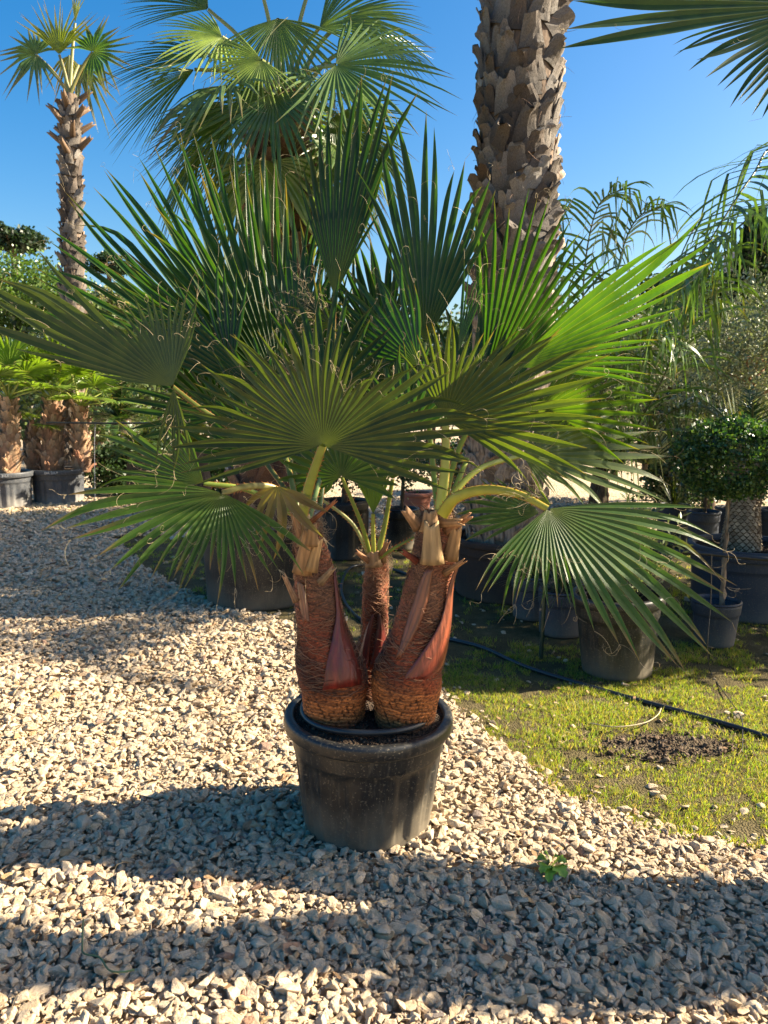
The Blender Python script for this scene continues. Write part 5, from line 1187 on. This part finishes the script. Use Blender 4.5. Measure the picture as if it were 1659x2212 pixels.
cypress('shorter wide cypress in front of the tall one', 1606, 540, 25, .6, 412)
cypress('small distant cypress left of the tall one', 1566, 607, 30, .32, 413)
tree('umbrella shaped pine far away above the right palm leaves', AT(1490, 660, 26)[0], 26, 5, (1.5, 1.2, 1.0), 7000, .16, (.07, .12, .03), 414, trunk_r=.15, name='pine_tree', cat='pine', cz_=float(AT(1490, 665, 26)[2]), clumps=50)
tree('dark flat topped pine at the far left edge', AT(28, 520, 30)[0], 30, 8, (.95, .9, .38), 7000, .14, (.03, .055, .03), 415, trunk_r=.2, name='pine_tree', cat='pine', cz_=float(AT(20, 520, 30)[2]), clumps=60, shell=.2)
tree('bright green bushy tree at the left edge behind the palm leaf', AT(40, 640, 20)[0], 20, 5, (1.7, 1.2, .95), 15000, .085, (.09, .15, .03), 416, trunk_r=.15, cz_=float(AT(40, 650, 20)[2]), clumps=140, shell=.35)
tree('clipped dark tree with layered pads behind the far left trunk', AT(235, 590, 19)[0], 19, 4.5, (.45, .4, .22), 3500, .06, (.03, .06, .025), 417, trunk_r=.1, cz_=float(AT(240, 572, 19)[2]), clumps=40)
tree('pale shrubby tree hung with dry stalks behind the left palm', AT(235, 680, 17)[0], 17, 3.5, (.75, .6, .65), 6000, .08, (.16, .19, .09), 418, trunk_r=.1, cz_=float(AT(235, 690, 17)[2]), clumps=60, cols=(.4, .33, .25))
HZ = [(-120, 760, 22, 1.6, (.06, .1, .03)), (110, 790, 20, 1.5, (.05, .085, .03)), (200, 800, 16, 1.3, (.07, .1, .03)), (330, 760, 22, 1.8, (.06, .09, .035)), (460, 780, 19, 1.6, (.045, .08, .03)), (590, 760, 24, 1.9, (.06, .1, .03)), (700, 770, 21, 1.6, (.045, .075, .03)),
      (820, 765, 24, 1.8, (.07, .11, .035)), (930, 790, 20, 1.5, (.05, .08, .03)), (1060, 780, 22, 1.7, (.06, .09, .03)), (1200, 760, 21, 1.7, (.045, .08, .03)), (1320, 760, 19, 1.6, (.05, .09, .03)), (1440, 770, 23, 1.8, (.04, .07, .03)), (1560, 760, 20, 1.6, (.05, .08, .03)), (1700, 750, 22, 2.0, (.05, .085, .03)), (1850, 740, 22, 2.2, (.05, .08, .03))]
hz_lab = ['beyond the left edge', 'behind the far left palm', 'behind the dark cycad', 'behind the drooping left leaf', 'behind the front leaf, far left', 'behind the front leaf, left', 'behind the front leaf hub', 'behind the middle trunk', 'behind the right trunk', 'just left of the thick trunk', 'just right of the thick trunk', 'behind the feather palm', 'behind the left olive', 'behind the dark bush', 'behind the olive at the right edge', 'beyond the right edge']
for i, ((px, py, Y, r_, g_), lb) in enumerate(zip(HZ, hz_lab)):
    c_ = AT(px, py, Y)
    tree('broad bushy tree in the far green belt, ' + lb, c_[0], Y, 4, (r_ * 1.25, 1.2, 1.45), 5200, .13, g_, 430 + i, trunk_r=.14, cz_=max(1.35, float(c_[2]) - .25), clumps=60, shell=.3, limbs=3)
for i, (px, Y, r_, h) in enumerate([(255, 12.2, .55, .8), (350, 12.6, .6, 1.0), (455, 11.5, .55, .95), (560, 12.5, .6, 1.1), (660, 11.8, .55, 1.0), (1000, 12.5, .6, 1.0), (1470, 10.2, .5, .9)]):
    tree('low dark shrub in the row across the far path, ' + ['behind the dark cycad', 'left of the yellow cycad', 'right of the yellow cycad', 'behind the dead frond', 'behind the front petiole', 'behind the right trunk crown', 'right of the far trunks'][i], AT(px, 950, Y)[0], Y, h, (r_, .4, h * .5), 3600, .06, (.035, .065, .025), 560 + i, trunk_r=.05, cat='shrub', name='shrub', cz_=h * .5, clumps=50, shell=.3, limbs=2)
# building corner at the right edge
bx0 = AT(1641, 640, 34)[0]
bd = thing('building', 'grey building corner with pale courses at the right edge', 'building', (bx0 + 2, 36, 0))
zt = AT(1650, 515, 34)[2]
o = link('wall', box_mesh('wall', 4, 4, zt, M['paint'], 0), bd, loc=(bx0 + 2.05, 36, 0)); 
me = o.data; ca = me.color_attributes.new('Col', 'FLOAT_COLOR', 'POINT'); ca.data.foreach_set('color', np.tile((.3, .28, .26, 1), (8, 1)).ravel().astype(np.float32))
for i in range(9):
    o = link('course', box_mesh('course', 4.06, 4.06, .05, M['paint'], 0), bd, loc=(bx0 + 2.05, 36, zt - .1 - i * .72))
    ca = o.data.color_attributes.new('Col', 'FLOAT_COLOR', 'POINT'); ca.data.foreach_set('color', np.tile((.5, .48, .45, 1), (8, 1)).ravel().astype(np.float32))

# ------------------------------------------------------------------ posts, hoses, wires
def rod(name, label, cat, pts_, rad, col, mat='hose', n=40, k=8, kind=None, parent=None, flat=1.0):
    v, q, uv = tube(smooth_path(pts_, n), rad, k); o = link(name, mesh(name, v, q, M[mat], uv, np.tile(np.array(col), (len(v), 1)), True), parent)
    return tag(o, label, cat)
pg = G(1168, 1425); ptop = AT(1186, 1110, pg[1] + .02)
rod('metal_post', 'thin dark green metal post standing in the grass', 'post', [tuple(pg), tuple((pg + ptop) / 2), tuple(ptop)], .013, (.01, .035, .025), 'hose', 8, 6)
def gh(px, py, h=.012): return tuple(G(px, py, h))
rod('irrigation_hose', 'long black irrigation hose running diagonally over the grass at right', 'hose', [gh(960, 1378), gh(1040, 1398), gh(1130, 1438), gh(1230, 1470), gh(1300, 1490), gh(1400, 1518), gh(1520, 1550), gh(1659, 1592), gh(1800, 1640)], .0125, (.016, .022, .03), n=60)
rod('irrigation_hose', 'black hose looping on the grass between the left and middle trunks', 'hose', [gh(880, 1240), gh(820, 1222), gh(760, 1225), gh(738, 1262), gh(745, 1300), gh(775, 1335), gh(830, 1360), gh(900, 1375)], .012, (.016, .022, .03), n=60)
rod('irrigation_hose', 'black hose lying under the wide reddish pot', 'hose', [gh(930, 1262), gh(1000, 1275), gh(1100, 1290), gh(1180, 1300)], .013, (.014, .018, .024))
rod('drip_line', 'thin dark drip line hanging down at right and curling over the grass', 'wire', [tuple(AT(1537, 1200, 4.0)), tuple(AT(1535, 1300, 4.0)), tuple(AT(1528, 1400, 3.95)), gh(1535, 1452, .01), gh(1560, 1490, .01), gh(1598, 1545, .02), gh(1604, 1580, .015), gh(1603, 1625, .01)], .0028, (.02, .02, .02), n=50, k=5)
rod('support_pipe', 'horizontal black pipe across the pots at the right edge', 'pipe', [tuple(AT(1440, 1190, 4.25)), tuple(AT(1530, 1196, 4.2)), tuple(AT(1620, 1205, 4.15)), tuple(AT(1760, 1215, 4.1))], .013, (.02, .022, .026), n=16)
rod('support_pipe', 'thin black pipe strung across behind the left potted palms', 'pipe', [tuple(AT(100, 913, 10.3)), tuple(AT(300, 914, 10.3)), tuple(AT(450, 908, 10.3)), tuple(AT(560, 905, 10.3))], .012, (.015, .016, .018), n=16)
rod('drip_line', 'thin white drip line hanging from the pipe at left', 'wire', [tuple(AT(206, 914, 10.3)), tuple(AT(204, 970, 10.3)), (AT(200, 1000, 10.3)[0], 10.3, .02)], .004, (.3, .3, .32), n=10, k=5)
tw = rod('twig', 'long pale curved twig lying on the sunlit grass', 'twig', [gh(1275, 1562, .02), gh(1330, 1570, .03), gh(1390, 1562, .03), gh(1420, 1545, .03), gh(1428, 1530, .02)], .003, (.4, .34, .22), 'wood', 20, 5)
rod('twig', 'thin dark straw lying on shaded gravel at lower left', 'twig', [gh(0, 1880, .03), gh(60, 1840, .045), (gh(150, 1770, .05))], .0018, (.16, .11, .07), 'wood', 12, 4)
rod('twig', 'fine dark wire like stalk on the gravel at lower right', 'twig', [gh(900, 1935, .04), gh(980, 1980, .045), gh(1060, 2010, .04)], .0016, (.06, .05, .045), 'wood', 12, 4)
rod('grass_stalk', 'single green stalk bending over the gravel at lower left', 'stalk', [gh(180, 1985, .10), gh(178, 2040, .05), gh(182, 2060, .045), gh(215, 2068, .045), gh(235, 2095, .05), gh(262, 2100, .06), gh(290, 2095, .07)], .0026, (.07, .12, .05), 'petiole', 30, 5)
# straws and debris
b = Buf(); rg = np.random.default_rng(12)
for i in range(240):
    y = rg.uniform(1.7, 3.6); x = rg.uniform(-y * .55, y * .55); 
    z_ = .035 + rg.uniform(0, .012); a = rg.uniform(0, 6.28); L = rg.uniform(.02, .09)
    p_ = np.array([[x, y, z_], [x + L * .5 * math.cos(a), y + L * .5 * math.sin(a), z_ + rg.uniform(0, .012)], [x + L * math.cos(a + .3), y + L * math.sin(a + .3), z_ - .004]])
    v, q, uv = tube(smooth_path(p_, 5), .0009, 3); b.add(v, q, uv, np.array([.36, .27, .15]) * rg.uniform(.4, 1.2))
for i in range(150):
    y = rg.uniform(1.75, 4.2); x = rg.uniform(-y * .55, y * .55); a = rg.uniform(0, 6.28); L = rg.uniform(.012, .035); zz_ = .036 if y < edge_y(x) else .02
    d = np.array([math.cos(a), math.sin(a), rg.normal(0, .25)]) * L; s_ = np.array([-math.sin(a), math.cos(a), rg.normal(0, .4)]) * L * .28; c0 = np.array([x, y, zz_ + rg.uniform(0, .006)])
    b.add([c0, c0 + d * .5 + s_, c0 + d, c0 + d * .5 - s_], [(0, 1, 2, 3)], None, np.array([.26, .15, .07]) * rg.uniform(.4, 1.3))
tag(link('dry_straw', b.mesh('dry_straw', M['fibre'])), 'dry straw and fibres strewn over the gravel', 'straw', kind='stuff')
# weed on the gravel
wd = G(1190, 1872, .03); wt = thing('weed', 'small green weed with lobed leaves growing from the gravel', 'weed', tuple(wd)); rg = np.random.default_rng(20)
for (ex, ey, hh, ww) in [(1160, 1855, .06, .018), (1168, 1885, .05, .02), (1185, 1905, .03, .02), (1222, 1895, .04, .026), (1225, 1862, .06, .022), (1205, 1850, .07, .014), (1175, 1840, .08, .014)]:
    e = G(ex, ey, hh); s = np.array(wd); pth = smooth_path([s, (s + e) / 2 + np.array([0, 0, .02]), e], 9); f = np.linspace(0, 1, 9)
    wv = nrm(np.cross(np.gradient(pth, axis=0), [0, 0, 1.0])) * (ww * np.sin(np.clip(f, .05, .97) * math.pi) ** .7 * (1 + .35 * np.sin(f * 24)))[:, None]
    mid_ = pth - np.array([0, 0, .004])
    v = np.stack([pth - wv, mid_, pth + wv], 1).reshape(-1, 3)
    link('leaf', mesh('leaf', v, grid_quads(9, 3), M['foliage'], np.tile([(0, .5), (.5, .5), (1, .5)], (9, 1)), np.tile((.2, .34, .05), (27, 1)) * rg.uniform(.8, 1.2, (27, 1)), True), wt)

# ------------------------------------------------------------------ top right leaf and its palm, just outside the frame
np_ = thing('fan_palm', 'fan palm leaning in from beyond the top right corner', 'palm', (3.0, 2.15, 0))
pt_ = np.array([2.75, 3.05, 2.4])
tr = plain_trunk(np_, [(3.0, 2.15, 0), (2.95, 2.36, 1.2), tuple(pt_)], [.16, .14, .11], (.14, .09, .06))
def npf(hub, z_, tips, n, seed, **k):
    o = hero_fan(np_, hub, z_, tips, n, seed=seed, **k); h3 = P(hub[0], hub[1], z_)
    petiole(o, [pt_, (pt_ + h3) / 2 + np.array([0, 0, .1]), h3], .014, .01, seed=seed)
npf((1790, 10), 2.75, [(1330, -70), (1290, -25), (1240, 10), (1215, 45), (1205, 80), (1210, 112), (1260, 125), (1360, 118), (1448, 88), (1460, 98), (1480, 118), (1482, 134), (1510, 146), (1518, 162), (1550, 172), (1556, 188), (1576, 205), (1584, 215), (1605, 230), (1614, 238), (1650, 260), (1700, 300), (1790, 330)], 24, 120, green=(.038, .085, .035), fuse=.62, arc=.02, fold=.5, jit=.01, grad=(.1, 0), nthr=14, brown=.02, droop=.1)
crown(np_, pt_, 3, .45, .45, 23, 1.0, 1.4, green=GR)

# ------------------------------------------------------------------ unseen plants added at right, placed and shaped to cast the ground shadows
pot('black pot of the unseen shrub added outside the right edge', 2.27, 2.16, .17, .14, .4, M['pot'], flutes=0, rim_h=.03, rim_w=.015)
tree('unseen dense potted shrub added outside the right edge to shade the near gravel', 2.27, 2.16, 1.4, (.42, .16, .40), 9000, .05, (.03, .06, .025), 501, trunk_r=.03, cat='shrub', name='shrub', z0=.38, cz_=.92, clumps=160, shell=.2)  # unseen, crown sized to shade the gravel at lower right
tree('unseen slim columnar shrub added outside the right edge to cast a shadow band', 2.75, 2.36, 2.6, (.09, .085, .8), 5000, .05, (.03, .06, .025), 502, trunk_r=.03, cat='shrub', name='shrub', z0=0, cz_=1.85, clumps=90, shell=.1)  # unseen, narrow crown set to throw a shadow band over the near gravel
for i, (x, y, h, r_) in enumerate([(4.3, 5.0, 2.6, .75), (4.6, 6.3, 3.0, .8)]):  # unseen trees added to shade the grass at right
    tree('leafy tree in the row added for shade outside the right edge, %s' % ['nearest the camera', 'second away', 'third away'][i], x, y, h, (r_, r_ * .8, r_ * 1.15), 9000, .07, (.035, .07, .025), 510 + i, trunk_r=.07, clumps=90, shell=.25)
for i, (x, y, h, r_) in enumerate([(6.6, 9.2, 7.2, 1.3), (7.6, 10.8, 7.4, 1.5), (8.2, 8.4, 7.6, 1.2)]):  # unseen trees added to shade the gravel at mid left
    tree('tall tree far outside the right edge, added for shade, %s' % ['left one', 'rear one', 'right one'][i], x, y, h, (r_, r_, 1.3), 9000, .12, (.035, .07, .025), 520 + i, trunk_r=.15, clumps=80, shell=.25)

GROUPS = [('far green belt', 'trees of the far green belt'), ('row across the far path', 'low shrubs across the far path'), ('dark pot', 'dark pots in the far row at right'),
          ('shrub in the shade', 'shrubs in the shade at right'), ('dull blue black pot', 'dull blue black pots with spiky plants'), ('blue green spiky plant', 'spiky plants in the dull pots'),
          ('weathered grey ribbed pot', 'weathered ribbed pots at left'), ('olive tree', 'olive trees at right'), ('cypress', 'cypresses at right'), ('cycad', 'cycads behind the left palms'),
          ('drip line', 'drip lines'), ('black irrigation hose', 'hoses on the grass'), ('black hose', 'hoses on the grass'), ('leafy tree in the row', 'unseen trees added to shade the grass at right'), ('tall tree far outside', 'unseen tall trees added to shade the gravel')]
for o in scene.objects:
    if o.parent is None and o.get('label'):
        for key, g in GROUPS:
            if key in o['label'] and 'pot with' not in key: o['group'] = g; break
